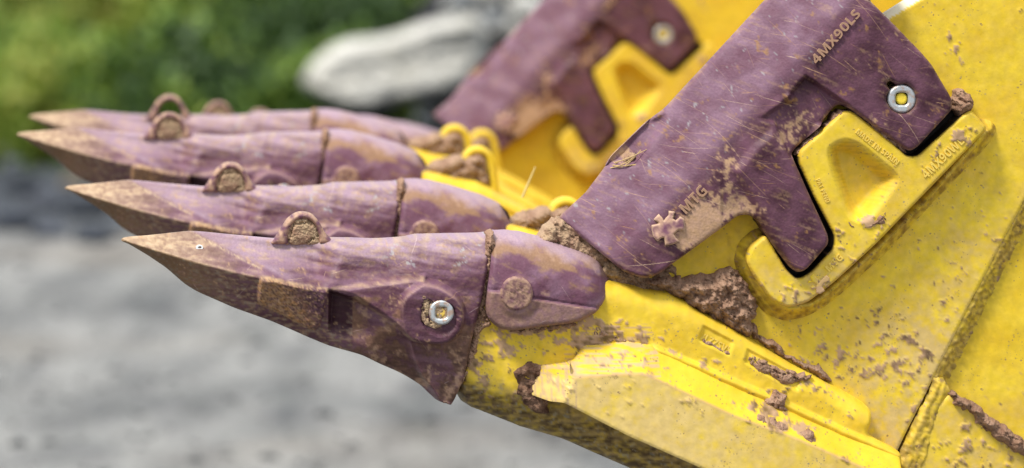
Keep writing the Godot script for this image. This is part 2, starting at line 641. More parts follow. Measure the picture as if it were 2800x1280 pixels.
# ------------------------------------------------------------------ teeth, caps, adapters
func build_teeth() -> void:
	var top := pv([330, 658, 345, 653, 402, 649, 517, 637, 560, 640, 639, 648, 741, 657, 830, 660, 900, 655, 960, 656, 1024, 659, 1097, 655, 1138, 647, 1225, 645, 1312, 644, 1337, 641])
	var bot := pv([330, 664, 351, 672, 402, 702, 453, 735, 504, 779, 538, 799, 639, 842, 741, 877, 843, 921, 900, 944, 946, 956, 992, 969, 1037, 994, 1106, 1026, 1152, 1054, 1175, 1077, 1198, 1097, 1221, 1106, 1236, 1098])
	var backe := pv([1236, 1098, 1250, 1067, 1267, 1026, 1290, 902, 1310, 820, 1326, 737, 1333, 690, 1337, 641])
	var outline := top.duplicate()
	for i in range(backe.size() - 2, -1, -1):
		outline.append(backe[i])
	for i in range(bot.size() - 2, -1, -1):
		outline.append(bot[i])
	outline = rnd(outline, 14.0)
	var bot2 := bot.duplicate()
	bot2.append_array(pv([1250, 1067, 1267, 1026, 1290, 902, 1310, 820, 1326, 737]))
	var yr := pv([330, 661, 419, 684, 538, 714, 639, 738, 700, 750, 721, 749, 802, 767, 895, 781, 965, 803, 1040, 850, 1126, 917, 1200, 960, 1340, 1010])
	var zt := pv([330, 6, 420, 12, 520, 18, 700, 20, 900, 26, 1050, 34, 1340, 40])
	var zr := pv([330, 9, 419, 52, 538, 98, 700, 140, 895, 146, 960, 142, 1340, 146])
	var zb := pv([330, 7, 402, 16, 538, 44, 700, 66, 900, 84, 1060, 100, 1240, 112])
	var pad := rnd(pv([704, 752, 722, 747, 802, 766, 893, 781, 893, 797, 876, 880, 858, 899, 830, 894, 775, 860, 709, 832, 698, 815]), 14.0)
	var boss := rnd(pv([1088, 820, 1101, 793, 1147, 761, 1193, 772, 1238, 801, 1255, 829, 1256, 870, 1240, 902, 1212, 921, 1175, 922, 1129, 918, 1101, 898, 1090, 861]), 16.0)
	var fair := pv([900, 781, 1000, 762, 1090, 748, 1160, 742, 1165, 850, 1130, 924, 1036, 852, 962, 805])
	var hole := rnd(pv([1140, 835, 1146, 815, 1152, 803, 1165, 802, 1178, 814, 1205, 808, 1228, 820, 1240, 845, 1236, 875, 1218, 896, 1190, 902, 1160, 890, 1143, 866]), 8.0)
	var skirt := pv([1085, 900, 1106, 921, 1120, 967, 1147, 1022, 1170, 1049, 1196, 1092, 1240, 1105])
	var crease_a := Vector2(517, 637)
	var crease_b := Vector2(716, 733)
	var zf := func(p: Vector2, d: float) -> float:
		var yt := at_x(top, p.x)
		var y1 := at_x(yr, p.x)
		var y2 := at_x(bot2, p.x)
		var a := at_x(zt, p.x)
		var b := at_x(zr, p.x)
		var c := at_x(zb, p.x)
		var z := 0.0
		if p.y < y1:
			var t := clampf((p.y - yt) / maxf(y1 - yt, 1.0), 0, 1)
			var flat := lerpf(a, b, t)
			# dished flank behind the point
			var cd := (crease_b - crease_a).normalized()
			var s := (p - crease_a).dot(Vector2(cd.y, -cd.x))
			var dish := sst(0, 46, s) * (1.0 - sst(850, 905, p.x)) * 30.0 * 4.0 * t * (1 - t) * (1.15 - 0.3 * t)
			flat -= dish
			var tb := clampf((p.y - yt) / 125.0, 0, 1)
			var full := lerpf(a, b, sqrt(1.0 - (1.0 - tb) * (1.0 - tb)))
			var body := sst(862, 925, p.x + (p.y - 740) * 0.25)
			z = lerpf(flat, full, body)
			# hollow just ahead of the swelling
			z -= 5.0 * exp(-pow((p.x - 872 + (p.y - 745) * 0.9) / 34.0, 2)) * sst(690, 740, p.y)
			if p.x > 900 and p.x < 1120:
				z -= 17.0 * exp(-pow((p.y - (738 + (p.x - 900) * -0.06)) / 26.0, 2)) * sst(900, 950, p.x) * (1 - sst(1050, 1120, p.x))
		else:
			var t2 := clampf((p.y - y1) / maxf(y2 - y1, 1.0), 0, 1)
			z = lerpf(b, c, lerpf(t2, t2 * t2, sst(880, 930, p.x)))
			if p.x > 895.0:
				z -= 38.0 * sst(893, 903, p.x) * (1.0 - sst(960, 1080, p.x)) * sst(0.0, 0.08, t2) * (1.0 - sst(868, 918, p.y + (p.x - 893) * -0.25))
		if p.x > 690.0 and p.x < 900.0 and p.y > 740.0:
			var pd := sd(pad, p)
			if pd > 0:
				z += minf(pd / 7.0, 1.0) * 25.0 - bev(minf(pd, 7.0), 7.0) * 0.3
				z += fb(p.x * 0.07, p.y * 0.07) * 6.0 * minf(pd / 12.0, 1.0) + v1(p.x * 0.16, p.y * 0.16) * 2.5
		if p.x > 900.0 and p.y > 742.0:
			var fd := sd(fair, p)
			if fd > -2.0 and p.x < 1160.0:
				var up := clampf((p.x - 905.0) / 190.0, 0, 1)
				var tgt := lerpf(z, 186.0, pow(up, 0.75))
				z = lerpf(z, maxf(z, tgt), sst(-2.0, 13.0, fd))
			# skirt edge behind the bolt
			if p.y > 900.0:
				var sx := 1085.0 if p.y < 905.0 else 1240.0
				for i in skirt.size() - 1:
					if p.y >= skirt[i].y and p.y <= skirt[i + 1].y:
						sx = lerpf(skirt[i].x, skirt[i + 1].x, (p.y - skirt[i].y) / (skirt[i + 1].y - skirt[i].y))
				var k := sst(-9, 11, p.x - sx)
				var zs := 143.0 - (p.y - 900.0) * 0.1
				var zl := z - 44.0 * sst(980, 1090, p.x) * sst(890, 940, p.y)
				z = lerpf(zl, zs, k) + 12.0 * exp(-pow((p.x - sx - 6.0) / 10.0, 2))
			var bd := sd(boss, p)
			if bd > -13.0:
				var wall := sst(-12, 2, bd)
				z = lerpf(z, 222.0, wall) if bd < 2.0 else 222.0
				if bd > 0 and bd < 8.0:
					z -= bev(bd, 8.0) * 0.6
				if bd > 10.0 and sd(hole, p) > 0.0:
					z -= 9.0
		z -= bev(d, minf(12.0, 4.0 + p.x * 0.01))* 0.8
		z += fb(p.x * 0.018, p.y * 0.018 + 30) * 3.0 * sst(400, 900, p.x)
		return maxf(z, 4.0)
	var cf := func(p: Vector2, d: float, z: float) -> Color:
		var n1 := fb(p.x * 0.005, p.y * 0.03 - p.x * 0.004)
		var n2 := fb(p.x * 0.03 + 3, p.y * 0.07)
		var n3 := v1(p.x * 0.15, p.y * 0.15)
		var y1 := at_x(yr, p.x)
		var c: Color = C.purple.lerp(C.purple_dark, clampf(0.25 + n1 * 0.5, 0, 1)).lerp(C.lavender, clampf(0.15 - n1 * 0.7, 0, 0.5)).lerp(C.tan, clampf(n2 * 0.35, 0, 0.16))
		# worn point: bare rusty steel; upper facet lightened in colour as if lit
		var tip := (1.0 - sst(380, 720, p.x + n1 * 200 + (p.y - 660) * 0.25)) * (0.95 + n2 * 0.6)
		var cdir := (crease_b - crease_a).normalized()
		var cs := (p - crease_a).dot(Vector2(cdir.y, -cdir.x))
		tip = maxf(tip * (1.0 - 0.55 * sst(0, 14, cs)), (1.0 - sst(-6, 10, cs + n2 * 14)) * (1.0 - sst(440, 720, p.x)) * 0.6)
		c = c.lerp(C.ochre.lerp(lin(198, 170, 138), clampf((0.65 if p.y < y1 else 0.1) + n2 * 1.0, 0, 1)), clampf(tip, 0, 0.95))
		c = c.lerp(C.dry, (1.0 - sst(0, 5, absf(cs))) * sst(517, 540, p.x) * (1.0 - sst(700, 730, p.x)) * clampf(0.5 + n3, 0, 1) * 0.6)
		var in_pad := p.x > 690 and p.x < 900 and p.y > 745 and Geometry2D.is_point_in_polygon(p, pad)
		if p.y > y1 + 2.0 and p.x < 960.0 and not in_pad:
			c = c.lerp(C.dirt.lerp(C.mud, clampf(0.2 + n2, 0, 1)), clampf(0.62 + n2 * 1.1, 0, 0.92))  # down-facing flank: dirt, with its shade put into the same dark colour
			c = c.lerp(lin(112, 82, 48), clampf((1.0 - sst(430, 640, p.x)) * (0.6 + n2), 0, 0.9))
			c = c.lerp(lin(128, 122, 112), sst(0.2, 0.45, n2 + 0.3 * n3) * 0.5)
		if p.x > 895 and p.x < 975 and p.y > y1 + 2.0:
			c = c.lerp(lin(64, 36, 46), (1.0 - sst(945, 975, p.x + n2 * 20)) * 0.9 * (1.0 - sst(870, 912, p.y - (p.x - 893) * 0.25 + n2 * 14)))  # dark colour stands in for the shade in the recess beside the pad
		if in_pad:
			c = c.lerp(C.purple_dark, 0.4)
			var lowleft := 1.0 - sst(760, 860, p.x - (p.y - 800) * 0.5)
			c = c.lerp(C.tan.lerp(C.rust, clampf(n2 + 0.3, 0, 0.6)), clampf(lowleft * (0.8 + n2) * 0.9, 0, 0.9))
			c = c.lerp(C.tan, sst(0.08, 0.3, fb(p.x * 0.06 + 20, p.y * 0.06)) * 0.7)
			c = c.lerp(lin(60, 40, 50), sst(0.25, 0.5, n3) * 0.6)
		if p.x > 960 and p.y > 800:
			var wet := sst(0.0, 0.35, nm.get_noise_2d(p.x * 0.008, p.y * 0.008 + 40) + 0.2)
			if sd(boss, p) < -3.0:
				c = c.lerp(C.mud_dark.lerp(C.dirt, clampf(0.3 + n2 * 0.6 + 0.5 * sst(900, 1000, p.y), 0, 1)), clampf(wet + 0.25 * sst(900, 960, p.y), 0, 0.9))
				c = c.lerp(C.mud, sst(0.1, 0.4, nm.get_noise_2d(p.x * 0.012 + 70, p.y * 0.012)) * 0.7)
			else:
				c = c.lerp(C.purple_dark, 0.6)
		var top_light := (1.0 - sst(0, 75, p.y - at_x(top, p.x) + n1 * 40)) * sst(560, 700, p.x)  # upper band lightened in colour to stand for light from above
		c = c.lerp(C.lit_paint.lerp(C.dry, clampf(0.2 + n2, 0, 0.8)), top_light * 0.65)
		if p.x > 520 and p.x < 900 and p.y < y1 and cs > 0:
			c = c.lerp(C.lit_paint, sst(0, 12, cs) * (1.0 - sst(740, 920, p.x + (p.y - 700) * 0.5 + n1 * 90)) * clampf(0.45 + n1 * 0.8, 0, 0.7))  # upturned dish painted paler, as the light would make it
		c = c.lerp(C.ochre, sst(0.16, 0.4, fb(p.x * 0.02 + 80, p.y * 0.05)) * sst(560, 760, p.x) * (1.0 - sst(700, 800, p.y)) * 0.4)
		c = c.lerp(C.grey, sst(0.3, 0.44, nm.get_noise_2d(p.x * 0.014 + 8, p.y * 0.02 + 4)) * sst(1000, 1100, p.x) * (1.0 - sst(690, 760, p.y)) * 0.75)
		c = c.lerp(C.tan, sst(0.36, 0.5, nm.get_noise_2d(p.x * 0.02, p.y * 0.02 + 12)) * 0.6)
		# rubbed ridges, their edge highlights also put into the colour
		var wear := 1.0 - sst(1.0, 6.0, absf(p.y - y1)) if p.x < 895.0 and p.x > 420.0 else 0.0
		if p.x > 895.0 and p.x < 1160.0 and p.y > 735.0:
			var q1 := Geometry2D.get_closest_point_to_segment(p, Vector2(905, 781), Vector2(1150, 750))
			var q2 := Geometry2D.get_closest_point_to_segment(p, Vector2(965, 803), Vector2(1126, 917))
			wear = maxf(wear, maxf(1.0 - sst(1.0, 9.0, p.distance_to(q1)), 0.8 - 0.8 * sst(1.0, 7.0, p.distance_to(q2))))
		c = c.lerp(C.dry.lerp(C.tan, 0.4), wear * clampf(0.6 + n2 * 0.8, 0, 1) * 0.5)
		if p.x > 1080.0 and p.y > 740.0:
			var rim := absf(sd(boss, p))
			c = c.lerp(C.tan.lerp(C.lavender, 0.4), (1.0 - sst(0, 5, rim)) * (0.6 - 0.4 * sst(790, 850, p.y)))  # rim highlight painted on, stronger towards the top
		return c
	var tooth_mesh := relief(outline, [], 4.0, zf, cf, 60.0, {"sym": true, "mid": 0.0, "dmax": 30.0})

	# lifting eye, cast on top of the tooth
	var eye_out := rnd(pv([735, 664, 752, 650, 770, 622, 784, 598, 806, 582, 829, 578, 853, 585, 873, 608, 889, 640, 908, 655, 918, 664]), 12.0)
	var eye_hole := rnd(pv([785, 664, 787, 640, 793, 617, 807, 601, 830, 595, 851, 602, 863, 618, 870, 642, 872, 664]), 10.0)
	var eye_z := func(_p: Vector2, d: float) -> float: return 38.0 - bev(d, 11.0)
	var eye_c := func(p: Vector2, _d: float, _z: float) -> Color:
		var n := fb(p.x * 0.04, p.y * 0.04)
		return C.purple.lerp(C.mud, clampf(0.55 + n * 1.3, 0, 1))
	var eye_mesh := relief(eye_out, [eye_hole], 3.5, eye_z, eye_c, 0.0, {"sym": true})
	var plug_mesh := clay(pv([781, 668, 783, 640, 790, 614, 805, 598, 830, 591, 854, 599, 867, 618, 874, 642, 877, 668]), 27.0, -20.0, 7.0, {"amp": 5.0, "crack": 1.0, "size": 0.014, "cell": 3.0, "ragged": 1.0, "light": 0.8})
	# locking pin in its keyhole
	var ring := circle(Vector2(1205, 852), 34, 30)
	var sq := rnd(pv([1189, 837, 1220, 837, 1220, 868, 1189, 868]), 9.0)
	var pin_z := func(_p: Vector2, d: float) -> float: return 225.0 - bev(d, 5.0)
	var pin_c := func(p: Vector2, _d: float, _z: float) -> Color:
		return lin(194, 198, 200).lerp(C.mud, sst(0.02, 0.35, fb(p.x * 0.05, p.y * 0.05 + 5)) * 0.75)
	var pin_mesh := relief(ring, [sq], 2.5, pin_z, pin_c, 200.0, {"back": 150.0})
	var plug2_z := func(_p: Vector2, d: float) -> float: return 220.0 - bev(d, 5.0)
	var plug2_c := func(p: Vector2, _d: float, _z: float) -> Color: return lin(230, 196, 92).lerp(C.mud, clampf(fb(p.x * 0.08, p.y * 0.08) + 0.1, 0, 0.6))
	var pinplug_mesh := relief(circle(Vector2(1204.5, 852.5), 14.5, 16), [], 2.5, plug2_z, plug2_c, 200.0, {"back": 150.0})
	var key_mud := clay(Geometry2D.offset_polygon(hole, -3.0)[0], 217.0, 150.0, 3.0, {"amp": 3.0, "size": 0.025, "cell": 3.0, "ragged": 1.5, "soft": 5.0, "light": 0.8})

	# lip shroud (the cap behind each tooth)
	var cap := rnd(pv([1346, 640, 1390, 639, 1430, 643, 1496, 659, 1587, 687, 1642, 711, 1672, 745, 1676, 778, 1660, 812, 1624, 851, 1564, 876, 1473, 887, 1395, 897, 1358, 891, 1331, 866, 1324, 838, 1330, 785, 1340, 710]), 16.0)
	var part_y := pv([1320, 789, 1367, 790, 1457, 811, 1624, 838, 1680, 846])
	var cap_top := pv([1346, 640, 1390, 639, 1430, 643, 1496, 659, 1587, 687, 1642, 711, 1676, 760])
	var cap_z := func(p: Vector2, d: float) -> float:
		var yp := at_x(part_y, p.x)
		var t := clampf((p.y - at_x(cap_top, p.x)) / 130.0, 0, 1)
		var z := lerpf(28.0, 168.0, sqrt(1.0 - (1.0 - t) * (1.0 - t)))
		z -= 60.0 * pow(sst(1560, 1690, p.x), 2.0)
		var low := sst(-2.5, 2.5, p.y - yp)
		z += lerpf(0.0, 7.0, low) - 5.0 * exp(-pow((p.y - yp + 3.0) / 3.0, 2)) * (1.0 if p.x > 1440 or p.x < 1370 else 0.0)
		z -= bev(d, 15.0)
		var r := p.distance_to(Vector2(1412, 802))
		z += 7.0 * (1.0 - sst(44, 62, r))
		z += fb(p.x * 0.02, p.y * 0.02) * 2.5
		return z
	var cap_c := func(p: Vector2, d: float, _z: float) -> Color:
		var n1 := fb(p.x * 0.01 + 70, p.y * 0.014)
		var n2 := fb(p.x * 0.05, p.y * 0.05 + 9)
		var c: Color = C.purple.lerp(C.lavender, clampf(0.2 + n1, 0, 0.8))
		var yp := at_x(part_y, p.x)
		var rust := sst(0.0, 0.42, nm.get_noise_2d(p.x * 0.006 + 4, p.y * 0.014 - p.x * 0.004) * 0.9 + 0.5 - absf(p.y - 668 - (p.x - 1340) * 0.22) / 75.0 * 0.7)
		c = c.lerp(C.ochre.lerp(C.rust, 0.25), rust * 0.75)
		c = c.lerp(C.purple_dark.lerp(C.mud, 0.55), sst(-1, 3, p.y - yp) * clampf(0.65 + n2 * 0.5, 0, 1))
		c = c.lerp(C.mud, sst(0.3, 0.5, nm.get_noise_2d(p.x * 0.008, p.y * 0.012 + 15)) * 0.5)
		c = c.lerp(C.lit_paint, (1.0 - sst(0, 46, p.y - at_x(cap_top, p.x) + n1 * 30)) * 0.7)  # top of the cap brightened in colour as if lit from above
		return c
	var cap_mesh := relief(cap, [], 4.0, cap_z, cap_c, 110.0, {"sym": true, "dmax": 30.0})
	var but_z := func(p: Vector2, d: float) -> float: return 189.0 - bev(d, 7.0) + fb(p.x * 0.09, p.y * 0.09) * 2.2 * (1.0 - sst(24, 36, p.distance_to(Vector2(1412, 802)))) + v1(p.x * 0.14, p.y * 0.14) * 2.0 * (1.0 - sst(20, 34, p.distance_to(Vector2(1416, 802))))
	var but_c := func(p: Vector2, d: float, _z: float) -> Color:
		return C.purple.lerp(C.mud, clampf(0.55 + fb(p.x * 0.05, p.y * 0.05), 0, 0.9)).lerp(C.dirt, sst(0.1, 0.4, v1(p.x * 0.14, p.y * 0.14)) * 0.4 * (1.0 - sst(20, 36, p.distance_to(Vector2(1416, 802)))))
	var button_mesh := relief(circle(Vector2(1412, 802), 44, 36, 46), [], 3.0, but_z, but_c, 180.0, {"back": 150.0})

	# adapter: the yellow cast leg that carries cap and tooth
	var ad_top := pv([1290, 720, 1345, 690, 1500, 700, 1600, 740, 1676, 775, 1714, 780, 1766, 794, 1833, 804, 1880, 827, 1914, 850, 2000, 895, 2037, 917, 2173, 1000, 2220, 1023, 2349, 1093, 2380, 1113])
	var ad_bot := pv([1256, 1085, 1268, 1109, 1298, 1128, 1434, 1183, 1551, 1218, 1688, 1279, 1760, 1310, 2600, 1600])
	var ad := ad_top.duplicate()
	ad.append_array(pv([2392, 1130, 2389, 1160, 2376, 1190, 2470, 1240, 2470, 1330, 1800, 1330, 1760, 1310, 1688, 1279, 1551, 1218, 1434, 1183, 1298, 1128, 1268, 1109, 1256, 1085, 1267, 1026, 1290, 912, 1318, 830, 1290, 800]))
	ad = rnd(ad, 12.0)
	var step_y := pv([1560, 985, 1600, 950, 1719, 936, 1786, 941, 1900, 988, 1970, 1019, 2134, 1089, 2310, 1171, 2470, 1240])
	var rec1 := rnd(pv([1920, 884, 2010, 932, 1995, 976, 1905, 932]), 8.0)
	var rec2 := rnd(pv([2043, 950, 2200, 1032, 2185, 1075, 2030, 992]), 8.0)
	var ad_spots := [[1960, 985, 60, 20, 0.45], [2080, 1070, 60, 16, 0.5], [1850, 960, 40, 14, 0.5], [2200, 1060, 70, 30, 0.45], [2270, 1080, 60, 30, 0.5], [1500, 930, 90, 60, 0.22], [1390, 925, 70, 40, 0.5], [1376, 960, 30, 50, 0.75], [1440, 1150, 90, 30, 0.5], [1420, 1000, 30, 80, 0.5], [1290, 980, 46, 120, 0.95], [1330, 1030, 40, 90, 0.45], [1590, 900, 120, 35, 0.75], [1650, 920, 90, 40, 0.8], [1740, 925, 70, 25, 0.8], [1620, 880, 60, 40, 0.5], [1400, 1090, 70, 40, 0.6], [1560, 940, 60, 25, 0.8], [1840, 965, 25, 30, 0.6], [1935, 1000, 40, 25, 0.9], [2290, 1130, 60, 30, 0.35], [2150, 1060, 80, 30, 0.5], [2360, 1110, 30, 40, 0.5], [1700, 960, 100, 12, 0.4], [1420, 902, 110, 14, 0.9], [1300, 1100, 40, 20, 0.4]]
	var ad_z := func(p: Vector2, d: float) -> float:
		var z := 118.0 + fb(p.x * 0.006, p.y * 0.006) * 5.0
		var yb := at_x(ad_bot, p.x)
		var t := clampf((yb - p.y) / lerpf(100.0, 190.0, sst(1300, 1600, p.x)), 0, 1)
		z -= 130.0 * (1.0 - sqrt(maxf(1.0 - (1.0 - t) * (1.0 - t), 0.0)))
		var tt := clampf((p.y - at_x(ad_top, p.x)) / 62.0, 0, 1)
		z -= 62.0 * (1.0 - sqrt(maxf(1.0 - (1.0 - tt) * (1.0 - tt), 0.0))) * sst(1500, 1690, p.x)
		z -= bev(d, 14.0)
		var ys := at_x(step_y, p.x)
		if p.x > 1780.0:
			z += 9.0 * sst(-2, 6, p.y - ys) * sst(1780, 1800, p.x)
			z += 7.0 * exp(-pow((p.y - ys - 12.0) / 9.0, 2))
		if p.x > 1890 and p.x < 2230:
			var r1 := sd(rec1, p)
			if r1 > 0: z -= 9.0 * sst(0, 9, r1)
			var r2 := sd(rec2, p)
			if r2 > 0: z -= 9.0 * sst(0, 9, r2)
		for q in [Vector2(1478, 941), Vector2(1339, 1065)]:
			var r := p.distance_to(q)
			if r < 16.0:
				z += 4.0 * (1.0 - sst(7, 11, r))
		z += mud_mask(p, blobs(p, ad_spots)) * 3.0
		return z
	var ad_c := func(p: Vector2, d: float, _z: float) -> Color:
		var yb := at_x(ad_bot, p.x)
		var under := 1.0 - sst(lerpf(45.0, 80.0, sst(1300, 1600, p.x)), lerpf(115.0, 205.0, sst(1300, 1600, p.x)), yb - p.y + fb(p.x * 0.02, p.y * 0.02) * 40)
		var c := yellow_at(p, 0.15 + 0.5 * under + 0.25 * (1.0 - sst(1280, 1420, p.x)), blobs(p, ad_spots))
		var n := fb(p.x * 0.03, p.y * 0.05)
		c = c.lerp(lin(70, 52, 38).lerp(C.dust, clampf(0.1 + fb(p.x * 0.006, p.y * 0.03) * 0.6, 0, 0.5)), under * clampf(0.8 + n * 0.6, 0, 0.95))  # shade of the underside put into the colour, with some dust
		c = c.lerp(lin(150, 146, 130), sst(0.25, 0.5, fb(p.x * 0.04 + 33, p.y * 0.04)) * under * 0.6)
		# weld band, scuffed
		var ys := at_x(step_y, p.x)
		if p.x < 1790 and p.x > 1540 and p.y > ys - 60 and p.y < ys + 10:
			c = c.lerp(C.mud, sst(0.0, 0.35, fb(p.x * 0.012, p.y * 0.14)) * 0.7)
		return c
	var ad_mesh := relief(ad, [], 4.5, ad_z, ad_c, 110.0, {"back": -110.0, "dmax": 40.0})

	# adapter's own lifting eye, on its back
	var ae_out := rnd(pv([1760, 800, 1772, 730, 1786, 700, 1812, 682, 1845, 682, 1872, 700, 1888, 735, 1900, 850]), 14.0)
	var ae_hole := rnd(pv([1800, 800, 1800, 740, 1812, 716, 1832, 710, 1852, 718, 1862, 742, 1866, 812]), 8.0)
	var ae_z := func(_p: Vector2, d: float) -> float: return 30.0 - bev(d, 17.0)
	var ae_c := func(p: Vector2, _d: float, _z: float) -> Color: return yellow_at(p, 0.2, 0.25)
	var ae_mesh := relief(ae_out, [ae_hole], 4.0, ae_z, ae_c, 0.0, {"sym": true})
	var am_mesh := clay(pv([1660, 775, 1690, 735, 1740, 725, 1790, 715, 1840, 712, 1862, 740, 1868, 815, 1800, 812, 1720, 800]), 24.0, -70.0, 26.0, {"amp": 18.0, "light": 0.3})

	# wear bar welded along the adapter's flank
	var bar := rnd(pv([1450, 1082, 1469, 1031, 1484, 1004, 1551, 995, 1571, 988, 1602, 949, 1719, 937, 1786, 947, 1900, 1004, 1970, 1036, 2134, 1108, 2310, 1190, 2400, 1222, 2470, 1244, 2466, 1345, 2060, 1345, 1926, 1280, 1708, 1183, 1536, 1094, 1500, 1094]), 6.0)
	var bar_front := pv([1565, 1027, 1668, 1019, 1739, 1017, 1766, 1021, 2000, 1132, 2173, 1195, 2368, 1280, 2480, 1325])
	var bar_topl := pv([1560, 985, 1602, 949, 1719, 937, 1786, 947, 1900, 1004, 1970, 1036, 2134, 1108, 2310, 1190, 2400, 1222, 2480, 1247])
	var bar_spots := [[1640, 985, 90, 30, 0.8], [1740, 980, 60, 30, 0.6], [1820, 1010, 60, 14, 0.6], [1860, 1090, 25, 14, 0.8], [1900, 1120, 60, 20, 0.35], [2060, 1110, 60, 20, 1.0], [2110, 1130, 60, 25, 1.1], [2180, 1170, 60, 22, 1.1], [2130, 1165, 30, 12, 1.0], [2240, 1215, 30, 16, 0.5], [1540, 1040, 30, 40, 0.6], [1680, 1080, 120, 60, 0.25], [2280, 1260, 60, 30, 0.5], [1820, 1060, 20, 20, 0.5]]
	var bar_z := func(p: Vector2, d: float) -> float:
		var yf := at_x(bar_front, p.x)
		var z := 216.0
		if p.y < yf and p.x > 1560.0:
			z -= 96.0 * clampf((yf - p.y) / maxf(yf - at_x(bar_topl, p.x), 1.0), 0, 1.2)
		# nose facets
		var s1 := (p - Vector2(1569, 1023)).dot(Vector2(-0.905, -0.426))
		if s1 > 0:
			z = minf(z, 216.0 - s1 * 0.85)
		var s2 := (p - Vector2(1540, 998)).dot(Vector2(-0.93, -0.37))
		if s2 > 0:
			z = minf(z, 216.0 - 28.0 - s2 * 1.2)
		z -= bev(d, 3.0) + 1.6 * maxf(0.0, fb(p.x * 0.012, p.y * 0.1)) * (1.0 if p.y < yf else 0.0)
		z += mud_mask(p, 1.2 * blobs(p, bar_spots)) * 4.0
		z += fb(p.x * 0.02 + 9, p.y * 0.02) * 0.6
		return maxf(z, 96.0)
	var bar_c := func(p: Vector2, d: float, _z: float) -> Color:
		var yf := at_x(bar_front, p.x)
		var face := sst(-2, 6, p.y - yf)
		var c := yellow_at(p, 0.1 + 0.95 * face * (1.0 - 0.5 * sst(1750, 2100, p.x)) , 1.2 * blobs(p, bar_spots))
		c = c.lerp(lin(236, 206, 130), face * (0.8 - 0.45 * sst(1800, 2150, p.x - (p.y - yf) * 0.5)) * clampf(0.8 + fb(p.x * 0.02, p.y * 0.02), 0, 1))
		if p.y < yf + 3.0 and p.x < 1800.0:
			var st := fb(p.x * 0.008 + 2, p.y * 0.13)
			c = c.lerp(C.dry.lerp(C.mud, 0.5), sst(-0.12, 0.22, st) * 0.8)
		if p.x < 1572.0:
			c = c.lerp(C.dry.lerp(C.mud, 0.6), sst(0.0, 0.3, fb(p.x * 0.1, p.y * 0.02)) * 0.75)
		c = c.lerp(C.tan, (1.0 - sst(0, 7, absf(p.y - yf))) * 0.7 * (1.0 if p.x > 1560 else 0.0))
		return c
	var bar_mesh := relief(bar, [], 4.5, bar_z, bar_c, 170.0, {"back": 60.0, "dmax": 40.0})

	var seam_mesh := clay(pv([1326, 640, 1350, 636, 1352, 660, 1348, 720, 1336, 800, 1330, 850, 1345, 885, 1320, 900, 1305, 960, 1285, 1010, 1262, 1050, 1250, 1060, 1270, 985, 1290, 890, 1310, 800, 1322, 720]), 106.0, 0.0, 22.0, {"amp": 10.0, "size": 0.035, "cell": 3.5, "soft": 10.0})
	# ---- place the six
	var eyes := [Vector2(829, 580), Vector2(632, 443), Vector2(463, 310), Vector2(465, 258), Vector2(598, 278), Vector2(712, 298)]
	var ref := pt(829, 580, 0.0)
	var names := ["nearest tooth, its eye plugged with clay and its pin showing", "second tooth from the near side, a ring of clay in its eye", "third tooth, its eye choked with reddish clay", "fourth tooth, its eye empty", "fifth tooth, mostly hidden", "farthest tooth, only its eye in view"]
	var lip := []
	for i in 6:
		var z := -PITCH_STEP * i / U
		var off: Vector3 = pt(eyes[i].x, eyes[i].y, z) - ref
		lip.append(off)
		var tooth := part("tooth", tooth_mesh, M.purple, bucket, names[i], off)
		if i > 0:
			var piv := pt(1330, 780, 0.0)
			var rb := Basis.from_euler(Vector3([0, 0.02, -0.015, 0.03, -0.02, 0.01][i], [0, -0.012, 0.015, -0.01, 0.01, -0.01][i], [0, 0.004, -0.006, 0.005, -0.003, 0.004][i]))
			tooth.transform = Transform3D(rb, off + piv - rb * piv)
		part("lifting_eye", eye_mesh, M.purple, tooth)
		if i != 3:
			part("clay_plug", plug_mesh, M.mud, tooth)
		part("locking_pin", pin_mesh, M.steel, tooth)
		part("pin_plug", pinplug_mesh, M.plain, tooth)
		part("keyhole_clay", key_mud, M.mud, tooth)
		var cp := part("lip_shroud", cap_mesh, M.purple, bucket, "", off)
		if i == 0:
			var fz: float = zf.call(Vector2(545, 677), 20.0)
			part("paint_fleck", relief(circle(Vector2(545, 677), 10, 18, 7), [circle(Vector2(546, 676), 5, 12, 3)], 1.6, func(_p: Vector2, _d: float) -> float: return fz + 3.5, func(_p: Vector2, _d: float, _z: float) -> Color: return lin(236, 240, 242), fz, {"back": fz - 12.0}), M.plain, tooth, "small white ring of dried paint")
		part("wear_button", button_mesh, M.purple, cp)
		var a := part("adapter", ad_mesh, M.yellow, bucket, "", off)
		part("lifting_eye", ae_mesh, M.yellow, a)
		part("packed_clay", am_mesh, M.mud, a)
		part("seam_clay", seam_mesh, M.mud, a)
		part("wear_bar", bar_mesh, M.yellow, a)
		if i == 0:
			lettering("WLZZSVS", 1952, 936, 108, 19, -27.5, M.yellow_text, a, 5.0, 0.95)
			lettering("MTG LIP", 2100, 1003, 108, 19, -27.5, M.yellow_text, a, 5.0, 1.1)
	# lip plate between the adapters
	var prof := pv([1330, 850, 1500, 880, 1750, 960, 2050, 1090, 2400, 1260, 3000, 1560])
	var V := PackedVector3Array()
	var I := PackedInt32Array()
	var K := PackedColorArray()
	var n := prof.size()
	var lines := 26
	for j in lines + 1:
		var f := 0.05 + 4.95 * j / lines
		var i0 := mini(int(f), 4)
		var off: Vector3 = lip[i0].lerp(lip[i0 + 1], f - i0)
		for side in 2:
			for k in n:
				var q := pt(prof[k].x, prof[k].y + (60.0 if side == 1 else 0.0), 0.0) + off
				V.append(q)
				K.append(yellow_at(prof[k] + Vector2(f * 900, 0), 0.5, 0.4).lerp(C.dirt, 0.5))
	var row := n * 2
